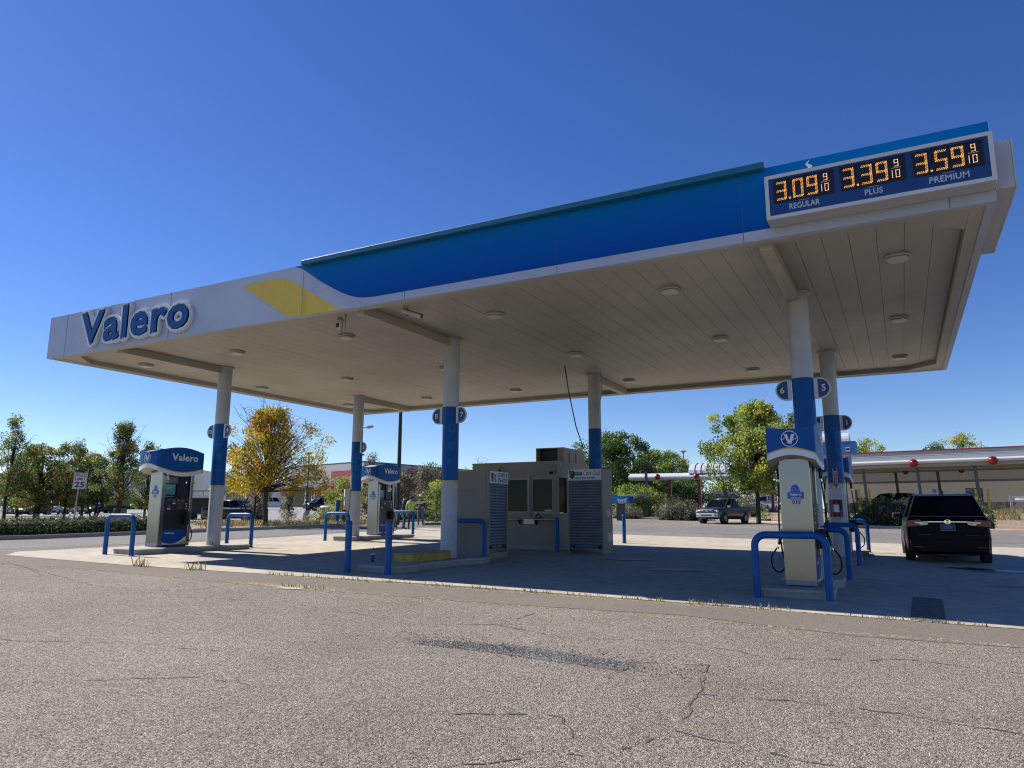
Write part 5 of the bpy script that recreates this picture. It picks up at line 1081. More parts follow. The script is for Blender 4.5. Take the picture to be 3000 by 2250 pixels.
def tree(name, px, d, top_py, width, pal, label, seed, kind='round', base=.28, clumps=70, per=70, leaf=.14, bark=BARK, trunk=.13, group=None, bare=0, weights=None, crad=.42, z=None, lean=0., multi=1, shear=0.):
    rnd = random.Random(seed); rng = np.random.default_rng(seed)
    x, y = far(px, d); z0 = gz(x, y) if z is None else z; top = zat(px, top_py, d); H = top-z0
    T = thing(name, (x, y, z0), label, 'tree', 0, group)
    cs = []; k_ = 0
    while len(cs) < clumps and k_ < clumps*30:
        k_ += 1
        u = rnd.uniform(0, 1); hgt = base+(.97-base)*u
        if kind == 'round': prof = sqrt(max(0, 1-(2*(u**.85)-1.0)**2))*.9+.12
        elif kind == 'upright': prof = (.45+.55*sin(pi*min(1, u*1.15)))*(1-u*.62)
        elif kind == 'spread': prof = sqrt(max(0, 1-(1.55*u-.45)**2)) if u < .92 else .35
        elif kind == 'cone': prof = (1-u)*.95+.05
        a = rnd.uniform(0, 2*pi); rr = sqrt(rnd.uniform(.05, 1))*prof*width/2*(.8+.3*sin(a*3+seed)+.12*sin(a*5+u*7+seed))
        cs.append((x+rr*cos(a)+shear*(u-.5), y+rr*sin(a), z0+H*hgt-crad*.4, rr, u))
    mb = MB(); th = base*H*1.05
    stems = []
    for q in range(multi):
        a = rnd.uniform(0, 6.3) if multi > 1 else 0; off = .0 if multi == 1 else .22
        bx, by = x+off*cos(a), y+off*sin(a); ex, ey = x+cos(a)*off*3.2+rnd.gauss(0, .04), y+sin(a)*off*3.2+rnd.gauss(0, .04)
        P = [(bx, by, z0-.1), (bx+.01, by, z0+.12), ((bx+ex)/2+rnd.gauss(0, .03), (by+ey)/2, z0+th*.55), (ex, ey, z0+th), ((ex+x)/2+rnd.gauss(0, .1), (ey+y)/2+rnd.gauss(0, .1), z0+H*(base+.28)), (x+rnd.gauss(0, .12)+shear*.2, y+rnd.gauss(0, .1), z0+H*.86)]
        f = 1 if multi == 1 else .62
        mb.tube(P, [trunk*1.35*f, trunk*f, trunk*.88*f, trunk*.8*f, trunk*.5*f, trunk*.12*f], 9); stems.append(P)
    for c in cs:
        P = rnd.choice(stems); t = max(0, min(1, (c[4]*.75)-.10+(rnd.random()-.5)*.15)); zs = z0+th*.85+(H*.82-th*.85)*t*(.8 if kind != 'upright' else .6)
        bx = P[3][0]+(P[5][0]-P[3][0])*t; by = P[3][1]+(P[5][1]-P[3][1])*t
        cz_ = c[2]; mid = ((bx*.45+c[0]*.55)+rnd.gauss(0, .08), (by*.45+c[1]*.55)+rnd.gauss(0, .08), zs+(cz_-zs)*(.62 if kind != 'upright' else .4)+rnd.gauss(0, .06))
        r0 = trunk*(.22-.10*t); mb.tube([(bx, by, zs), mid, (c[0], c[1], cz_)], [r0, r0*.55, .008], 5, cap=False)
        if rnd.random() < .5: mb.tube([mid, (mid[0]+rnd.gauss(0, .35), mid[1]+rnd.gauss(0, .35), mid[2]+rnd.uniform(.1, .5))], [r0*.4, .006], 4, cap=False)
    if bare:
        for _ in range(bare):
            a = rnd.uniform(0, 6.3); u = rnd.uniform(.35, 1.0); rr = width/2*rnd.uniform(.6, 1.12)*(1-.45*u); p = Vector((x+rr*cos(a)*.4, y+rr*sin(a)*.4, z0+H*(.3+.5*u)))
            q = Vector((x+rr*cos(a), y+rr*sin(a), z0+H*(.42+.6*u))); m1 = p.lerp(q, .5)+Vector((rnd.gauss(0, .15), rnd.gauss(0, .15), rnd.gauss(0, .15)))
            mb.tube([p, m1, q], [.022, .013, .005], 4, cap=False)
            for s in range(4):
                b0 = m1.lerp(q, rnd.random()); mb.tube([b0, b0+Vector((rnd.gauss(0, .3), rnd.gauss(0, .3), rnd.uniform(-.1, .45)))], [.008, .003], 3, cap=False)
    mb.build('trunk', bark, T, fixn=False)
    v, mi = leaves_mesh([c[:3] for c in cs], int(per*1.7), [crad*rnd.uniform(.75, 1.5) for _ in cs], leaf*1.12, len(PAL[pal]), rng, .3 if kind == 'spread' else 0., weights=weights)
    mesh_quads('crown', v, mi, PAL[pal], T, (x, y, z0)); return T
def hedge(name, pts, w, h, pal, label, seed, dens=260, leaf=.09, rough=.12, cat='hedge', group=None, hfun=None, core=True, wts=None):
    "leafy hedge along a line of ground points"
    rnd = random.Random(seed); rng = np.random.default_rng(seed); L_ = [sqrt((a[0]-b[0])**2+(a[1]-b[1])**2) for a, b in zip(pts[:-1], pts[1:])]
    x0, y0 = sum(p[0] for p in pts)/len(pts), sum(p[1] for p in pts)/len(pts); z0 = gz(x0, y0)
    T = thing(name, (x0, y0, z0), label, cat, 0, group); n = int(sum(L_)*dens); cs = []; rad = []
    for _ in range(max(30, n//14)):
        t = rnd.uniform(0, sum(L_)); i = 0; t0 = t
        while i < len(L_)-1 and t > L_[i]: t -= L_[i]; i += 1
        a, b = pts[i], pts[i+1]; q = t/L_[i]; cx, cy = a[0]+(b[0]-a[0])*q, a[1]+(b[1]-a[1])*q; tx, ty = (b[0]-a[0])/L_[i], (b[1]-a[1])/L_[i]
        endf = min(1, .55+min(t0, sum(L_)-t0)/(h*.8)); hh = h*endf*(hfun(t0/sum(L_)) if hfun else 1)*(1+rnd.gauss(0, rough*.5))
        ang = rnd.uniform(-.15, pi+.15); rr = rnd.uniform(.72, 1.0); ox = cos(ang)*w/2*rr; oz = max(.05, hh*.42+sin(ang)*hh*.52*rr) if rnd.random() > .35 else rnd.uniform(.04, .6)*hh
        ox = ox if oz > hh*.6 else (w/2*rr*(1 if rnd.random() < .5 else -1)); X = cx-ty*ox; Y = cy+tx*ox
        cs.append((X, Y, gz(X, Y)+oz)); rad.append(rnd.uniform(.7, 1.3)*rough*1.3)
    v, mi = leaves_mesh(cs, 14, rad, leaf, len(PAL[pal]), rng, weights=wts); mesh_quads('foliage', v, mi, PAL[pal], T, (x0, y0, z0))
    if core:
        mb = MB(); P = []
        for a, b in zip(pts[:-1], pts[1:]):
            k_ = max(1, int(sqrt((a[0]-b[0])**2+(a[1]-b[1])**2)/1.2)); P += [(a[0]+(b[0]-a[0])*j/k_, a[1]+(b[1]-a[1])*j/k_) for j in range(k_)]
        P.append(pts[-1]); rings = []; tot = len(P)-1
        for i, p in enumerate(P):
            a = Vector(P[max(i-1, 0)]); b = Vector(P[min(i+1, tot)]); t = (b-a).normalized(); nn = Vector((-t.y, t.x)); z = gz(*p); f = .25 if i in (0, tot) else 1; f *= (hfun(i/tot) if hfun else 1)
            rings.append([(p[0]+nn.x*u*w*.40*f, p[1]+nn.y*u*w*.40*f, z+v_*h*.82*f) for u, v_ in ((-1, -.1), (-1, .55), (-.6, .95), (.6, .95), (1, .55), (1, -.1))])
        mb.loft(rings, 0, True); mb.build('stems', mat('hedge_core', (.012, .016, .008), .95), T)
    return T
def farline(pxs, d): return [far(p, d) for p in pxs]
# left row of ornamental trees
tree('pear_tree', 14, 54, 1208, 4.4, 'pear', 'tall thin leaved tree cut by the left edge of the picture', 11, 'upright', .25, 60, 42, .13, BARK2, .12, weights=[.45, .3, .2, .05], bare=10)
tree('pear_tree', 108, 56, 1296, 6.6, 'pear', 'broad leafy tree with the thickest dark trunk, second from the left edge', 12, 'round', .22, 100, 75, .15, BARK2, .24, weights=[.45, .3, .15, .1], crad=.5)
tree('pear_tree', 190, 57, 1284, 5.2, 'pear', 'bushy green tree with orange tips directly left of the speed limit sign', 13, 'round', .20, 80, 70, .14, BARK2, .10, weights=[.4, .25, .2, .15], bare=4)
tree('pear_tree', 276, 56, 1330, 3.6, 'pear', 'small low tree with a forked double trunk right of the speed limit sign', 14, 'round', .25, 50, 66, .14, BARK2, .12, weights=[.45, .3, .2, .05], multi=3)
tree('pear_tree', 345, 54, 1232, 5.4, 'pear', 'tallest upright tree of the left row, with sparse twin tops', 15, 'upright', .24, 120, 48, .13, BARK, .20, weights=[.5, .25, .2, .05], bare=14, crad=.40)
tree('pear_tree', 424, 58, 1288, 3.8, 'pear', 'slim tree just left of the blue wavy dispenser top', 16, 'upright', .22, 64, 60, .13, BARK, .10, weights=[.45, .3, .2, .05], bare=5)
tree('pear_tree', 52, 66, 1318, 6.5, 'pear', 'rounded tree filling the gap behind the two leftmost trees', 17, 'round', .2, 76, 66, .16, BARK2, .14, weights=[.4, .4, .15, .05], crad=.5)
tree('pear_tree', 240, 70, 1322, 6.0, 'pear', 'darker tree standing further back behind the speed limit sign', 18, 'round', .2, 70, 60, .16, BARK2, .14, weights=[.4, .4, .15, .05], crad=.5)
tree('pear_tree', 500, 74, 1345, 4.4, 'pear', 'small far tree seen through the opening of the left dispenser', 19, 'round', .25, 44, 60, .15, BARK2, .12)
# golden locust
tree('locust_tree', 780, 41, 1182, 6.7, 'locust', 'golden yellow autumn tree between the left columns', 31, 'spread', .30, 210, 62, .15, BARK, .145, bare=60, weights=[.36, .36, .18, .10], crad=.40)
tree('dark_tree', 742, 60, 1390, 3.4, 'grey', 'dark trunked low tree behind the golden tree and the black pickup', 32, 'round', .35, 34, 50, .14, BARK2, .14, multi=3)
tree('grey_tree', 650, 88, 1420, 6.0, 'grey', 'grey green bushy tree behind the black pickup', 33, 'round', .15, 50, 60, .17, BARK2, .12, crad=.6)
tree('grey_tree', 690, 96, 1412, 6.0, 'elm', 'dark green far tree above the black pickup bonnet', 34, 'round', .15, 50, 60, .17, BARK2, .12, crad=.6)
tree('young_conifer', 845, 62, 1425, 1.8, 'grey', 'small young tree with a thin trunk right of the golden tree', 35, 'cone', .15, 40, 40, .12, BARK2, .06)
tree('young_tree', 1010, 52, 1392, 2.9, 'maple', 'light green young tree just left of the rear left column', 36, 'round', .35, 46, 60, .12, BARK2, .07, bare=6, weights=[.5, .1, .35, .05])
tree('young_tree', 1085, 60, 1322, 3.0, 'grey', 'thin airy tree top above the middle distance dispenser', 37, 'upright', .3, 36, 36, .12, BARK2, .07, bare=12)
for i, (px, d, tp, w, pal, lab, sd_) in enumerate(((1100, 62, 1385, 5.0, 'plum', 'purple leaved tree behind the middle distance dispenser', 41), (1168, 60, 1372, 4.5, 'grey', 'grey brown bare looking tree right behind the black light pole', 42), (1215, 64, 1362, 5.6, 'plum', 'tallest purple red tree behind the three people', 43), (1262, 58, 1352, 3.6, 'grey', 'thin grey tree left of the front middle column', 44), (1298, 66, 1368, 4.4, 'plum', 'dark purple tree half hidden by the front middle column', 45))):
    tree('plum_tree' if pal == 'plum' else 'grey_tree', px, d, tp, w, pal, lab, sd_, 'round', .12, 60, 60, .14, BARK2, .10, bare=14, crad=.5)
tree('young_tree', 1278, 50, 1402, 2.3, 'maple', 'small green tree with a pale thin trunk near the hat wearer', 46, 'round', .36, 34, 60, .11, BARKL, .07, weights=[.5, .2, .25, .05])
tree('roof_line_tree', 1378, 70, 1358, 4.0, 'elm', 'flat topped dark tree peeping over the snack locker', 47, 'spread', .4, 40, 60, .15, BARK2, .1)
tree('roof_line_tree', 1412, 66, 1342, 1.8, 'grey', 'wispy twig tree peeping over the snack locker', 48, 'upright', .4, 20, 24, .12, BARK2, .06, bare=16)
# big trees right of the kiosk
W3 = [.42, .38, .20]
tree('elm_tree', 1800, 84, 1262, 10.5, 'elm', 'largest dark green tree behind the rear middle column', 51, 'round', .2, 170, 90, .24, BARK2, .26, weights=W3, crad=.85)
tree('elm_tree', 1735, 78, 1330, 4.6, 'elm', 'leafy green tree left of the rear middle column, above the kiosk cooler', 52, 'round', .2, 60, 80, .21, BARK2, .16, weights=W3, crad=.6)
tree('elm_tree', 1905, 90, 1316, 8.0, 'maple', 'lighter green tree beside the largest dark one, above the drive-in roof', 53, 'round', .2, 110, 80, .22, BARK2, .2, weights=[.45, .38, .15, .02], crad=.75)
tree('elm_tree', 1965, 98, 1318, 7.0, 'maple', 'rounded green tree between the lamp post and the lighter tree', 54, 'round', .2, 90, 80, .23, BARK2, .2, weights=[.4, .45, .13, .02], crad=.75)
tree('elm_tree', 2015, 104, 1352, 6.4, 'elm', 'low green tree below the flat headed lamp', 55, 'round', .15, 80, 80, .23, BARK2, .2, weights=W3, crad=.75)
tree('elm_tree', 1860, 72, 1420, 7.5, 'maple', 'low spreading foliage under the drive-in roof, left part', 56, 'round', .14, 90, 75, .18, BARK2, .14, weights=[.5, .3, .18, .02], crad=.6)
tree('elm_tree', 2010, 92, 1410, 8.5, 'elm', 'dark foliage seen under the drive-in roof between the red posts', 57, 'round', .1, 90, 75, .2, BARK2, .14, weights=[.3, .6, .1], crad=.8)
tree('elm_tree', 2120, 92, 1415, 6.0, 'maple', 'yellow green foliage under the drive-in roof behind the menu boards', 58, 'round', .1, 70, 70, .2, BARK2, .14, weights=[.5, .25, .22, .03], crad=.7)
tree('maple_tree', 2222, 52, 1172, 7.2, 'maple', 'big yellow green maple left of the nearest dispenser', 61, 'round', .30, 250, 84, .17, BARK2, .17, weights=[.38, .22, .30, .10], crad=.55)
tree('maple_tree', 2345, 70, 1200, 5.0, 'elm', 'dark green tree seen between the two right columns', 62, 'round', .3, 60, 70, .18, BARK2, .16, crad=.6)
tree('far_tree', 2190, 118, 1424, 5.0, 'plum', 'small dark red tree far behind the grey pickup bed', 63, 'round', .1, 44, 50, .22, BARK2, .12, crad=.6)
tree('far_tree', 2262, 112, 1408, 8.0, 'grey', 'wide grey olive tree far behind the silver pickup', 64, 'round', .1, 80, 60, .22, BARK2, .12, crad=.7)
for i, (px, d, tp, w, pal, lab, sd_) in enumerate(((2556, 92, 1278, 3.4, 'maple', 'thin green tree top beside the blue rooftop box of the drive-in', 71), (2596, 96, 1300, 3.2, 'maple', 'second smaller tree top right of the blue rooftop box', 72), (2755, 96, 1292, 4.2, 'elm', 'left part of the leafy tops above the red roof edge', 73), (2845, 94, 1264, 6.6, 'maple', 'taller leafy tree top above the red roof edge', 74))):
    tree('far_tree', px, d, tp, w, pal, lab, sd_, 'round', .35, 60, 66, .2, BARK2, .15, crad=.6)
# hedges and shrubs
hedge('low_hedge', [(-29.2, 9), (-29.3, 14), (-29.5, 20), (-29.2, 22.4)], 2.2, .72, 'hedge', 'low dark clipped hedge along the kerb at the left', 81, 1300, .075, .14, wts=[.4, .4, .2])
hedge('low_hedge', [(-28.7, 22.9), (-28.6, 24.6)], 1.2, .5, 'hedge', 'small low shrub between the left dispenser and the left column', 82, 500, .07, .14)
hedge('shrub', [far(935, 52), far(1010, 50)], 2.0, 1.1, 'maple', 'rounded yellow green shrub beside the blue vacuum post', 83, 700, .09, .2, 'shrub')
hedge('shrub', [far(925, 47), far(1045, 45)], 1.8, .7, 'hedge', 'dark low shrub behind the hoop rail left of the rear left column', 84, 700, .08, .2, 'shrub')
hedge('shrub', [far(1245, 44), far(1320, 45)], 1.4, .6, 'hedge', 'low shrub at the kerb left of the front middle column', 85, 500, .08, .16, 'shrub')
hedge('low_hedge', farline([1090, 1330], 56), 2.0, .9, 'elm', 'dark hedge band behind the three people', 86, 400, .1, .2)
hedge('round_hedge', [(-3.3, 54.7), (-1.6, 54.5), (1.2, 54.2), (4.9, 54.0)], 3.0, 1.98, 'hedge', 'big rounded dark hedge behind the minivan', 87, 1900, .10, .16, wts=[.42, .38, .20])
hedge('grey_hedge', [far(1935, 62), far(2000, 61), far(2045, 60)], 2.8, 1.75, 'hedgeg', 'large loose grey green shrub left of the grey pickup nose', 88, 1400, .11, .28, 'shrub', wts=[.4, .4, .2])
hedge('grey_hedge', [far(2140, 66), far(2225, 63)], 2.4, 1.5, 'hedgeg', 'grey green shrub behind the grey pickup bed', 89, 1000, .11, .25, 'shrub')
hedge('shrub', [far(2228, 59), far(2258, 58.5)], 1.3, .95, 'maple', 'small round green shrub right of the grey pickup tail', 90, 900, .09, .14, 'shrub', wts=[.5, .4, .1, 0])
hedge('twiggy_shrub', [far(1800, 66), far(1840, 65), far(1866, 64)], 2.0, 1.2, 'grey', 'twiggy brown shrub below the small blue sign', 91, 600, .07, .3, 'shrub')
hedge('low_hedge', farline([1905, 1950], 74), 1.6, .9, 'hedge', 'clipped low hedge behind the menu board left of the red posts', 92, 500, .09, .14)
hedge('dry_shrub', [far(2912, 58), far(2935, 58)], 1.0, 1.15, 'grey', 'dry grey shrub between the big hedge and the gate post', 93, 420, .06, .3, 'shrub', core=False)
hedge('dry_shrub', [far(2948, 59), far(2990, 58)], 1.2, 1.0, 'grey', 'dry twiggy shrub in front of the wire gate', 94, 360, .06, .3, 'shrub', core=False)
blades('roadside_grass', [(far(px, d)[0], far(px, d)[1], 1.6, 1.2, 420, .35) for px, d in ((640, 42), (700, 42), (760, 41.5), (830, 42.5), (890, 43), (950, 43), (1010, 44), (1060, 45))], 'dry tufted grass along the kerb under the golden tree', 'grass', [GR1, GR2, GR2], 5)
blades('lawn', [(far(px, d)[0], far(px, d)[1], 3.4, 3.0, 900, .14) for px, d in ((0, 42), (40, 46), (80, 50), (10, 52), (560, 56), (600, 58), (640, 60))], 'mown grass strip behind the left hedge', 'grass', [GR3, GR1, GR2], 6)
blades('dry_grass', [(far(px, d)[0], far(px, d)[1], .8, .5, 160, .4) for px, d in ((2925, 54), (2955, 53), (2985, 54), (2950, 51.5), (3000, 57), (2530, 54))], 'pale dry grass tufts on the dirt bank right of the hedge', 'grass', [GR2, GR1], 7)

# ------------------------------------------------------------------ left and middle distance
LOT = [[far(-120, 74), far(330, 74), far(330, 150), far(-120, 150)], [far(330, 78), far(560, 74), far(560, 150), far(330, 150)], [far(560, 60), far(1060, 60), far(1060, 150), far(560, 150)]]
tag(sheet('car_park', LOT, .02, mat('far_asphalt', (.26, .255, .25), .9, var=.15, vscale=.3), 4.), kind='structure')
tag(sheet('path', [[far(575, 46), far(715, 45), far(735, 50), far(575, 52)]], .03, CONC, 1.5), kind='structure')
tag(sheet('drive_in_lot', [[far(1840, 74), far(3200, 66), far(3200, 110), far(1840, 110)]], .02, M_ROAD, 3), kind='structure')
x, y = far(221, 41); T = thing('speed_limit_sign', (x, y, gz(x, y)), 'white speed limit 25 sign on a leaning metal post among the left trees', 'traffic sign', R_(-vaz(221)))
zt_ = zat(228, 1385, 41)-gz(x, y); ln = .32
m = MB(); m.tube([(-.04, 0, -.1), (.06, 0, zt_-.5)], .035, 8); m.build('post', GREY, T, world=False)
m = MB(); fn = lambda u, v, w: (.06+u+(v)*.04, -.05-w, zt_-.91+v); m.prism([(-.33, 0), (.33, 0), (.33, .91), (-.33, .91)], 0, .01, 0, fn); 
for a in (.30,): 
    for (u0, u1, v0, v1) in ((-a, a, .875, .885), (-a, a, .02, .03), (-a, -a+.01, .03, .875), (a-.01, a, .03, .875)): poly(m, [(u0, v0), (u1, v0), (u1, v1), (u0, v1)], fn, 1, .013)
put_text(m, 'SPEED', (-.27, .27, .69, .85), fn, bold=.01, mi=1, depth=.013); put_text(m, 'LIMIT', (-.25, .25, .48, .64), fn, bold=.01, mi=1, depth=.013); put_text(m, '25', (-.25, .25, .09, .41), fn, bold=.03, mi=1, depth=.013)
m.build('plate', [mat('sign_plate', (.55, .57, .62), .4), BLK2], T, world=False, fixn=False)
x, y = far(352, 58); m = MB(); m.box(-.45, .45, -.3, .3, 0, 1.0); o = m.build('utility_box', mat('box_green_grey', (.16, .18, .16), .6), None, loc=None, bevel=.03); o.location = (x, y, gz(x, y)); tag(o, 'grey green utility cabinet beside the thickest tree trunk', 'utility box')
def lamp(px, d, tp, kind, label, r=.08, base=0.):
    x, y = far(px, d); z = gz(x, y); H = zat(px, tp, d)-z; T = thing('street_lamp', (x, y, z), label, 'street lamp')
    m = MB(); m.tube([(0, 0, base), (0, 0, H)], [r, r*.75], 10); m.build('pole', POLE, T, world=False)
    if base: m = MB(); m.lathe([(0, 0), (.32, 0), (.32, base), (0, base)], (0, 0, 0), 16); m.build('concrete_base', CONC, T, world=False)
    if kind == 'cobra':
        m = MB(); m.tube([(0, 0, H-.1), (RH.x*.8, RH.y*.8, H+.28), (RH.x*1.0, RH.y*1.0, H+.32)], .035, 6); m.build('arm', GREY, T, world=False)
        m = MB(); a = RH*1.0; b = RH*1.7; m.tube([(a.x, a.y, H+.30), (RH.x*1.3, RH.y*1.3, H+.34), (b.x, b.y, H+.38)], [.08, .17, .10], 10); m.build('lamp_head', mat('lamp_shell', (.5, .5, .48), .4), T, world=False)
    elif kind == 'disc':
        m = MB(); m.lathe([(0, 0), (.1, 0), (.28, .28), (.62, .42), (.62, .46), (0, .46)], (0, 0, H-.05), 18); m.build('lamp_head', GREY, T, world=False)
    elif kind == 'box':
        m = MB(); m.box(-.35, .35, -.2, .2, H, H+.15); m.build('lamp_head', POLE, T, world=False)
    return T
lamp(1027, 62, 1262, 'cobra', 'tall dark lamp post just left of the rear left column, lamp head to its right', .09)
lamp(1166, 44, 1020, 'box', 'thick black light pole rising behind the middle distance dispenser into the canopy edge', .13)
lamp(898, 70, 1330, 'box', 'dark lamp pole on a round concrete base before the shop doors', .08, 1.0)
lamp(2010, 120, 1328, 'disc', 'far lamp post with a flat funnel head above the drive-in roof', .09)
# vacuum machine
x, y = far(990, 43); z = gz(x, y); T = thing('vacuum_station', (x, y, z), 'blue post and yellow framed black machine behind the hoop rail of the rear left column', 'vacuum station', R_(-vaz(990)))
m = MB(); m.box(-.10, .10, -.1, .1, 0, 1.45); m.build('blue_post', PIPE, T, world=False, bevel=.02)
m = MB(); m.box(.14, .60, -.12, .12, .72, 1.3); m.build('yellow_frame', YEL, T, world=False, bevel=.02)
m = MB(); m.box(.27, .45, -.16, .14, 0, 1.18); m.build('machine', BLACK, T, world=False, bevel=.03)
m = MB(); m.box(.62, .72, -.08, .08, 0, 1.1); m.build('rear_post', mat('teal_post', (.01, .07, .15), .5), T, world=False)
x, y = far(1148, 40); m = MB(); m.lathe([(0, 0), (.30, 0), (.34, .78), (.36, .80), (.30, .92), (0, .95)], (0, 0, 0), 16); o = m.build('waste_bin', mat('bin_stone', (.34, .33, .31), .8)); o.location = (x, y, gz(x, y)); tag(o, 'pale round waste bin left of the people', 'bin')

# shop with red band and posters
def wallq(mb, A, B_, z0, z1, mi, off=0.):
    d = (Vector(B_)-Vector(A)).normalized(); n = Vector((d.y, -d.x))*off
    mb.add([(A[0]+n.x, A[1]+n.y, z0), (B_[0]+n.x, B_[1]+n.y, z0), (B_[0]+n.x, B_[1]+n.y, z1), (A[0]+n.x, A[1]+n.y, z1)], [(0, 1, 2, 3)], mi)
SA, SB, SCc = far(830, 135), far(1062, 118), far(1700, 178); zc_ = gz(*SB)
T = thing('shop_building', (SB[0], SB[1], zc_), 'large grey shop with a red band, dark glass front and red window posters', 'building')
zt1 = zat(1030, 1357, 120); zr1 = zat(1010, 1378, 121); zr0 = zat(1010, 1398, 121); zw = zat(960, 1424, 124); zw0 = zat(960, 1452, 124)
W_G = mat('shop_grey', (.42, .42, .42), .8, var=.06); W_R = mat('shop_red', (.36, .05, .05), .7, var=.1); W_B = mat('shop_brick', (.20, .07, .05), .9, var=.2)
DEPc = far(900, 215)
m = MB(); m.prism([SA, SB, SCc, DEPc], zc_-2, zt1, 0); m.build('wall', W_G, T)
m = MB(); wallq(m, SB, SCc, zc_-2, zt1-1.5, 1, .05); wallq(m, (SA[0]+(SB[0]-SA[0])*.62, SA[1]+(SB[1]-SA[1])*.62), SB, zr0, zr1, 0, .05); wallq(m, (SA[0]+(SB[0]-SA[0])*.62, SA[1]+(SB[1]-SA[1])*.62), (SA[0]+(SB[0]-SA[0])*.93, SA[1]+(SB[1]-SA[1])*.93), zw+.0, zw+.9, 0, .07); m.build('coloured_band', [W_R, W_B], T, fixn=False)
m = MB(); m.prism([SA, SB, SCc, DEPc], zt1+.002, zt1+.25, 0); m.build('roof_edge', DGREY, T)
def lerp2(A, B_, t): return (A[0]+(B_[0]-A[0])*t, A[1]+(B_[1]-A[1])*t)
for k in range(9):
    a, b = .08+k*.082, .08+(k+1)*.082-.008; m = MB(); wallq(m, lerp2(SA, SB, a), lerp2(SA, SB, b), zc_+.2, zw, 0, .06); wi = m.build('shop_window', GLASSD, T, fixn=False)
    if k > 3: m = MB(); wallq(m, lerp2(SA, SB, a+.012), lerp2(SA, SB, b-.012), zw0, zw-.1, 0, .09); wallq(m, lerp2(SA, SB, a+.02), lerp2(SA, SB, b-.02), zw0+1.1, zw-.3, 1, .11); m.build('poster', [mat('poster_red', (.50, .07, .06), .6), mat('poster_pink', (.45, .25, .24), .6, var=.5, vscale=2)], wi, fixn=False)
for k, t in enumerate((.30, .39)):
    m = MB()
    for (a, b, c, d_) in ((0, .006, 0, 3.2), (.03, .036, 0, 3.2)): wallq(m, lerp2(SA, SB, t+a), lerp2(SA, SB, t+b), zc_+c, zc_+d_, 0, .12)
    wallq(m, lerp2(SA, SB, t), lerp2(SA, SB, t+.036), zc_+3.0, zc_+3.2, 0, .13); wallq(m, lerp2(SA, SB, t), lerp2(SA, SB, t+.036), zc_+.0, zc_+.5, 0, .13); wallq(m, lerp2(SA, SB, t), lerp2(SA, SB, t+.036), zc_+1.4, zc_+1.6, 0, .13); m.build('door', DECAL, T, fixn=False)
x, y = lerp2(SA, SB, .88); m = MB(); m.box(-.5, -.3, 0, .1, 0, 1.2); m.box(-.5, 2.2, 0, .1, 1.0, 1.25); o = m.build('roof_unit', POLE); o.location = (x, y, zt1+.2); tag(o, 'small dark bent bracket on the shop roof edge', 'roof unit')

# hills
def ridge(name, prof, d, dep, seed, m_):
    rnd = random.Random(seed); mb = MB(); P = []
    px = prof[0][0]
    while px <= prof[-1][0]:
        for a, b in zip(prof[:-1], prof[1:]):
            if a[0] <= px <= b[0]: py = a[1]+(b[1]-a[1])*(px-a[0])/(b[0]-a[0]); break
        P.append((px, py+rnd.gauss(0, 1.2))); px += 18
    rings = []
    for px, py in P:
        x1, y1 = far(px, d); x2, y2 = far(px, d+dep); x0, y0 = far(px, d*.72); zt = zat(px, py, d)
        rings.append([(x0, y0, -5), ((x0+x1)/2, (y0+y1)/2, zt*.42*rnd.uniform(.8, 1.2)), (x1, y1, zt), (x2, y2, zt*.6), (x2, y2, -5)])
    vs = [p for r in rings for p in r]; n = 5
    mb.add(vs, [(i*n+k, i*n+k+1, (i+1)*n+k+1, (i+1)*n+k) for i in range(len(rings)-1) for k in range(n-1)], 0, True)
    return tag(mb.build(name, m_, fixn=False), kind='structure')
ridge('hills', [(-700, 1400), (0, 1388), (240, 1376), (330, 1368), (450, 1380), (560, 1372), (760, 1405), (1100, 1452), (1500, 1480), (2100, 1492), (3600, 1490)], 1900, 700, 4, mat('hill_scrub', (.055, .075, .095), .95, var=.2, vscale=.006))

# ------------------------------------------------------------------ drive-in restaurant
WH = mat('metal_roof_white', (.60, .61, .63), .4, var=.05); STC = mat('stucco_grey', (.40, .42, .43), .9, var=.08, bump=.3, bscale=3); TRED = mat('trim_red', (.28, .03, .04), .5)
D1, D2 = 62.5, 72.
def redlamp(T, x, y, z, r=.32):
    m = MB(); m.lathe([(0, -r), (r*.7, -r*.8), (r, -r*.1), (r*.9, r*.5), (r*.4, r*.85), (0, r*.9)], (x, y, z), 14, 0, 'y'); return m.build('red_lamp', TAIL, T)
# small left wing canopy
A0, A1 = far(1852, 76), far(2330, 70); zb_l = zat(1852, 1406, 76); zt_l = zat(1852, 1390, 76); zb_r = zat(2180, 1404, 71.9)
x, y = far(2060, 74); T = thing('drive_in_canopy', (x, y, gz(x, y)), 'long thin white drive-in canopy on red posts beyond the road', 'canopy')
dv = (Vector(A1)-Vector(A0)); L_ = dv.length; dv.normalize(); nv = Vector((-dv.y, dv.x))
def alng(t, o=0.): p = Vector(A0)+dv*L_*t+nv*o; return (p.x, p.y)
m = MB(); zc2 = (zb_l+zb_r)/2
m.loft([[(*alng(t, o), zc2+v) for o, v in ((-1.1, .02), (-1.2, .12), (-1.2, .26), (-1.0, .40), (-.2, .66), (1.4, .70), (1.4, .0), (-.8, -.04))] for t in (0, .5, 1)], 0, True); m.build('roof', WH, T)
for px in (1975, 2063, 2158, 2272):
    t = min(.98, max(.02, (px-1852)/478.)); x, y = alng(t, -.1); m = MB(); m.box(x-.14, x+.14, y-.14, y+.14, gz(x, y)-.1, zc2+.02); m.build('post', RED, T)
for px in (1945, 2062): x, y = alng((px-1852)/478., -1.5); redlamp(T, x, y, zc2+.25, .30)
m = MB(); t0, t1 = (2036-1852)/478., (2196-1852)/478.; rings = []; nr = 9
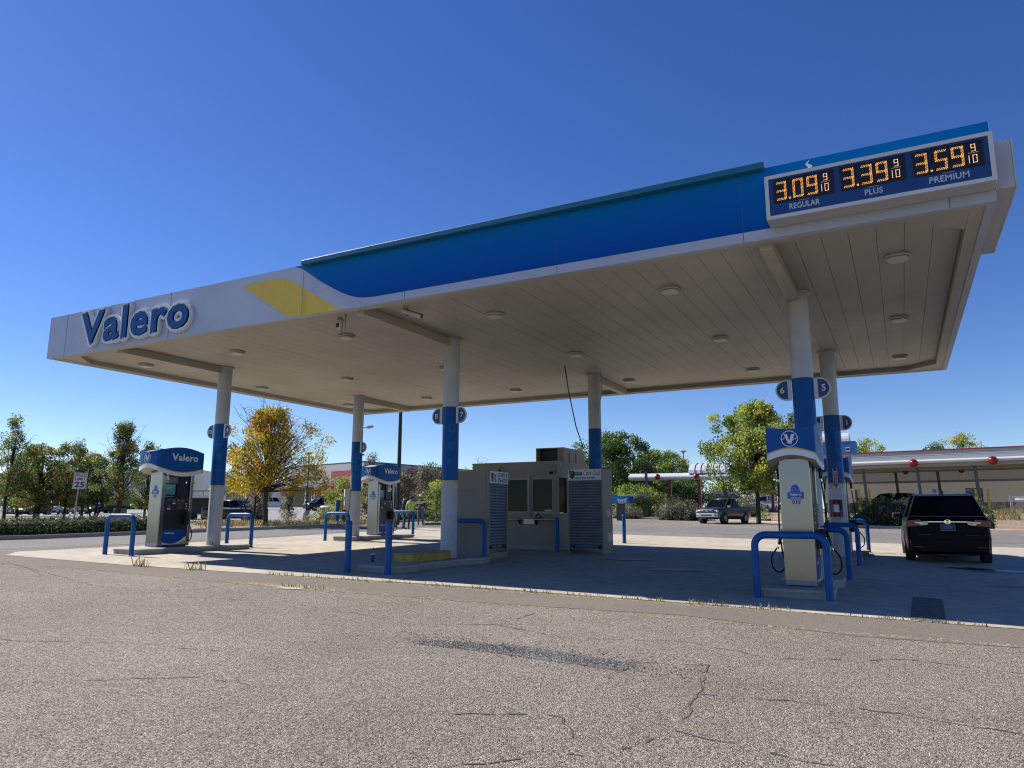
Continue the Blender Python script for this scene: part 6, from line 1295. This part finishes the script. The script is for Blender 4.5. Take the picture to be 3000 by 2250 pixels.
for k in range(nr*2):
    t = t0+(t1-t0)*(k//2+(k % 2)*.999)/nr; rings.append([(*alng(t, 2.2-3.2*cos(a)), zc2+.55+1.15*sin(a)) for a in [pi*j/10 for j in range(11)]])
m.loft(rings, 0, False); m.build('barrel_roof', WH, T, fixn=True)
m = MB()
for k in range(1, nr):
    t = t0+(t1-t0)*k/nr; m.tube([(*alng(t, 2.2-3.24*cos(a)), zc2+.55+1.19*sin(a)) for a in [pi*j/10 for j in range(6)]], .035, 5)
m.build('roof_rib', GREY, T)
# menu boards
def menu(px, d, py0, py1, w, label, tint=0):
    x, y = far(px, d); z1 = zat(px, py0, d); z0 = zat(px, py1, d); T = thing('menu_board', (x, y, gz(x, y)), label, 'menu board', R_(-vaz(px))); zg = gz(x, y)
    m = MB(); m.box(-w/2, w/2, -.1, .1, z0-zg, z1-zg); m.box(-w*.5+.02, -w*.5+.12, -.05, .05, 0, z0-zg); m.box(w*.5-.12, w*.5-.02, -.05, .05, 0, z0-zg); m.build('housing', DGREY, T, world=False)
    m = MB(); h = z1-z0; fn = lambda u, v, w_: (u, -.105-w_, z0-zg+v)
    for (a, b, c, d_, mi) in ((-.46, .46, .62, .94, 0), (-.46, -.24, .30, .58, 1), (.24, .46, .30, .58, 1), (-.20, .20, .06, .56, 2)): poly(m, [(a*w, c*h), (b*w, c*h), (b*w, d_*h), (a*w, d_*h)], fn, mi)
    m.build('panels', [mat('menu_pale', (.30, .35, .42), .5, var=.4, vscale=6), mat('menu_blue', (.14, .24, .36), .5, var=.3, vscale=6), mat('menu_dark', (.10, .08, .07), .4)], T, world=False, fixn=False)
    return T
menu(1880, 70, 1444, 1467, 1.2, 'small dark menu board on a stand left of the red posts'); menu(2108, 71, 1440, 1459, 1.05, 'pale menu board above the roof of the grey pickup'); menu(2152, 71, 1440, 1460, 1.15, 'bluish menu board at the third red post')
menu(2862, 65, 1430, 1455, 1.3, 'yellow sided menu board under the large drive-in canopy'); 
x, y = far(2128, 72); m = MB(); m.lathe([(.18, -.1), (.18, 2.9)], (0, 0, 0), 12); o = m.build('concrete_post', mat('olive_post', (.16, .16, .10), .8)); o.location = (x, y, gz(x, y)); tag(o, 'thick olive grey post between the two menu boards over the pickup', 'post')
x, y = far(1897, 73); m = MB(); m.box(-.28, .28, -.2, .2, 0, 2.1); m.box(-.12, .12, -.1, .1, 2.1, 4.2); o = m.build('stone_pillar', mat('pillar_grey', (.10, .105, .11), .8)); o.location = (x, y, gz(x, y)); tag(o, 'dark grey square pillar holding the left end of the white drive-in roof', 'pillar')
# blue directional sign
x, y = far(1826, 58); T = thing('drive_in_sign', (x, y, gz(x, y)), 'small blue sign box with a white and red name plate right of the drinks locker', 'sign', R_(-vaz(1826))); zg = gz(x, y); z1 = zat(1826, 1453, 58)-zg; z0 = zat(1826, 1475, 58)-zg
m = MB(); m.box(-.95, .46, -.28, .28, z0, z1); m.box(.461, .85, -.2, .2, z0+.1, z1-.02, 1); m.build('box', [mat('sign_sky_blue', (.03, .20, .50), .4), BLUE], T, world=False, bevel=.02)
m = MB(); m.box(-.5, .2, -.12, .12, 0, z0-.001); m.build('base', DGREY, T, world=False)
h = z1-z0; fn = lambda u, v, w: (u, -.285-w, z0+v); m = MB(); poly(m, [(-.42, h*.62), (-.05, h*.50), (.32, h*.72), (.22, h*.05), (-.05, 0.0), (-.34, h*.05)][::-1], fn, 0)
put_text(m, 'SONIC', (-.32, .22, h*.10, h*.36), fn, bold=.03, mi=1, depth=.003); m.build('name_plate', [DECAL, RED], T, world=False, fixn=False)

# large right canopy and restaurant wall
def rowpt(px, d): return far(px, d)
R0, R1 = far(2380, 68), far(3260, 55)
dv = Vector(R1)-Vector(R0); L_ = dv.length; dv.normalize(); nv = Vector((-dv.y, dv.x))
def rl(t, o=0.): p = Vector(R0)+dv*L_*t+nv*o; return (p.x, p.y)
def tpx(px):
    best = min(range(401), key=lambda k: abs(((Vector(rl(k/400))-Vector((0, 0))).dot(RH))/((Vector(rl(k/400))).dot(FH))*FPX/cos(PITCH)+1500-px)); return best/400
def RL3(t, o, z): a = rl(t, o); return (a[0], a[1], z)
x, y = rl(.5, 4); T = thing('drive_in_canopy', (x, y, gz(x, y)), 'large grey drive-in canopy with red roof edge and white rounded eave at the right', 'canopy')
z_top = zat(2600, 1327, Vector(rl(tpx(2600))).dot(FH)); z_b0 = zat(2600, 1351, Vector(rl(tpx(2600))).dot(FH)); z_b1 = zat(2600, 1362, Vector(rl(tpx(2600))).dot(FH)); z_u = z_b1-.28
m = MB(); m.prism([rl(0), rl(1), rl(1, 7), rl(0, 7)], z_b0+.001, z_top); m.build('parapet', STC, T)
m = MB(); m.prism([rl(0, -.06), rl(1, -.06), rl(1, .5), rl(0, .5)], z_top+.001, z_top+.10); m.build('roof_edge', TRED, T)
m = MB(); m.prism([rl(0, -.012), rl(1, -.012), rl(1, -.002), rl(0, -.002)], z_b0+.38, z_b0+.41); m.build('trim_line', DECAL, T)
m = MB(); m.loft([[RL3(t, o, z) for o, z in ((.1, z_b0), (-.30, z_b0-.02), (-.45, (z_b0+z_b1)/2), (-.30, z_b1), (.1, z_b1-.03))] for t in (0, .5, 1)], 0, True); m.build('eave', WH, T)
m = MB(); m.prism([rl(0, .101), rl(1, .101), rl(1, 6.9), rl(0, 6.9)], z_b1-.05, z_b1-.03)
m.prism([rl(0, -.1), rl(1, -.1), rl(1, .09), rl(0, .09)], z_b1-.30, z_b1-.035)
for o in (2.6, 5.2): m.prism([rl(0, o), rl(1, o), rl(1, o+.4), rl(0, o+.4)], z_b1-.45, z_b1-.055)
m.build('ceiling', mat('canopy_underside', (.34, .34, .31), .7), T)
for px in (2694, 2930): x, y = rl(tpx(px), -.6); redlamp(T, x, y, z_b1+.02, .36)
for px, o in ((2640, 4.2), (2815, 4.2)): x, y = rl(tpx(px), o); redlamp(T, x, y, z_b1-.45, .26)
for px, o in ((2541, .6), (2606, 5.6), (2702, .6), (2740, 5.6), (2876, .6)):
    x, y = rl(tpx(px), o); m = MB(); m.tube([(x-.15, y, z_b1-.03), (x, y, gz(x, y)-.1)], .17, 4, smooth=False); m.build('post', mat('steel_post', (.10, .10, .09), .7), T)
# restaurant building behind
def wl2(t, o): return rl(t, o)
x, y = rl(.5, 11); T = thing('restaurant_building', (x, y, gz(x, y)), 'long beige drive-in restaurant wall with a dark base under the large canopy', 'building'); zg = gz(*rl(.4, 9))
m = MB(); m.prism([rl(-.05, 9), rl(1.1, 9), rl(1.1, 14), rl(-.05, 14)], zg+.95, z_b1+.2); m.build('wall', mat('rest_wall', (.34, .32, .28), .8, var=.06), T)
m = MB(); m.prism([rl(-.05, 8.97), rl(1.1, 8.97), rl(1.1, 13.9), rl(-.05, 13.9)], zg-.3, zg+.948); m.build('dark_base', mat('rest_base', (.035, .038, .042), .7), T)
m = MB(); m.prism([rl(-.05, 8.96), rl(1.1, 8.96), rl(1.1, 8.99), rl(-.05, 8.99)], z_b1-1.1, z_b1+.15); m.build('upper_band', mat('rest_band', (.20, .19, .165), .8), T)
x, y = far(2490, 78); T = thing('rooftop_tower', (x, y, z_top), 'blue box with white ribbed barrel roof standing on the drive-in roof', 'roof tower', R_(-vaz(2490))-.10)
dT = 78; zq0 = z_top-.2; zq1 = zat(2490, 1297, dT); zq2 = zat(2490, 1270, dT); sc_ = dT/FPX
m = MB(); m.box(-2.6, 1.15, -.8, 1.3, 0-.2, zq1-z_top); m.build('box', mat('tower_blue', (.05, .18, .42), .6, var=.1), T, world=False)
m = MB(); m.box(-2.62, 1.17, -.82, 1.32, zq1-z_top+.001, zq1-z_top+.07); m.build('red_trim', TRED, T, world=False)
m = MB(); r_ = (zq2-zq1)*.5; rings = []
for k in range(14):
    xx = -2.6+3.2*(k//2+(k % 2)*.9)/7; rr = r_*2*(1-.03*(k % 2)); rings.append([(xx, .2-.95*cos(a), zq1-z_top+.07+rr*sin(a)) for a in [pi*j/10 for j in range(11)]])
m.loft(rings, 0, False); m.build('barrel_roof', WH, T, world=False)
m = MB(); m.box(.18, .62, -.815, -.805, (zq1-z_top)*.55, (zq1-z_top)*.75); m.box(.22, .58, -.82, -.816, (zq1-z_top)*.60, (zq1-z_top)*.70, 1); fn = lambda u, v, w: (u, -.806-w, v)
h = zq1-z_top; poly(m, [(-1.2, .1*h), (-.72, .1*h), (-.84, .45*h), (-.62, .72*h), (-1.2, .72*h)], fn, 0, .002); put_text(m, 'E', (-1.12, -.88, .25*h, .6*h), fn, bold=.04, mi=1, depth=.004)
m.build('window_and_letter', [DECAL, BLK2], T, world=False, fixn=False)
for px, lab in ((2534, 'yellow guarded order stand left of the dark vehicle under the large canopy'), (2884, 'yellow guarded order stand beside the rightmost canopy post')):
    x, y = rl(tpx(px), .6); T = thing('order_stand', (x, y, gz(x, y)), lab, 'order stand', R_(-vaz(px)))
    for s in (-.42, .42): m = MB(); m.box(s-.10, s+.10, -.1, .1, 0, zat(px, 1432, Vector((x, y)).dot(FH.to_2d()))-gz(x, y)); m.build('yellow_bollard', YCON, T, world=False, bevel=.03)
    m = MB(); m.box(-.75, -.55, -.08, .08, .9, zat(px, 1434, Vector((x, y)).dot(FH.to_2d()))-gz(x, y)); m.build('order_screen', DGREY, T, world=False)
x, y = far(2745, 62); T = thing('parking_sign', (x, y, gz(x, y)), 'small blue square sign on a thin post above the hedge', 'sign', R_(-vaz(2735))); zs = zat(2735, 1433, 62)-gz(x, y)
m = MB(); m.tube([(0, .03, 0), (0, .03, zs)], .02, 6); m.build('post', GREY, T, world=False); m = MB(); m.box(-.15, .15, -.01, .01, zs-.3, zs); m.build('plate', mat('sign_blue2', (.06, .14, .36), .5), T, world=False)
# wire gate at the right edge
g0, g1 = far(2966, 56), far(3080, 54); zg = gz(*g0); zt_ = zat(2966, 1452, 56)
T = thing('wire_gate', (g0[0], g0[1], zg), 'grey chain link gate with a white plate at the right edge', 'gate')
m = MB(); gd = Vector(g1)-Vector(g0); f3 = lambda t, z: (g0[0]+gd.x*t, g0[1]+gd.y*t, z)
m.tube([f3(0, zg-.1), f3(0, zt_)], .045, 8); m.tube([f3(.02, zt_-.12), f3(1, zt_-.12)], .03, 6); m.tube([f3(.02, zg+.08), f3(1, zg+.08)], .03, 6); m.tube([f3(.05, zg), f3(.05, zt_-.12)], .03, 6); m.build('frame', GREY, T)
m = MB()
for k in range(26):
    t = k/26; a = Vector(f3(t, zg+.1)); b = Vector(f3(min(1, t+.28), zg+.1+(zt_-.24-zg)*min(1, (1-t)/.28)))
    m.tube([a, b], .009, 3, cap=False); c = Vector(f3(t, zt_-.14)); d_ = Vector(f3(min(1, t+.28), zt_-.14-(zt_-.24-zg)*min(1, (1-t)/.28))); m.tube([c, d_], .009, 3, cap=False)
m.build('wire_mesh', GREY, T)
m = MB(); m.add([f3(.12, zt_-.35), f3(.42, zt_-.35), f3(.42, zt_-.15), f3(.12, zt_-.15)], [(0, 1, 2, 3)]); m.build('plate', DECAL, T, fixn=False)
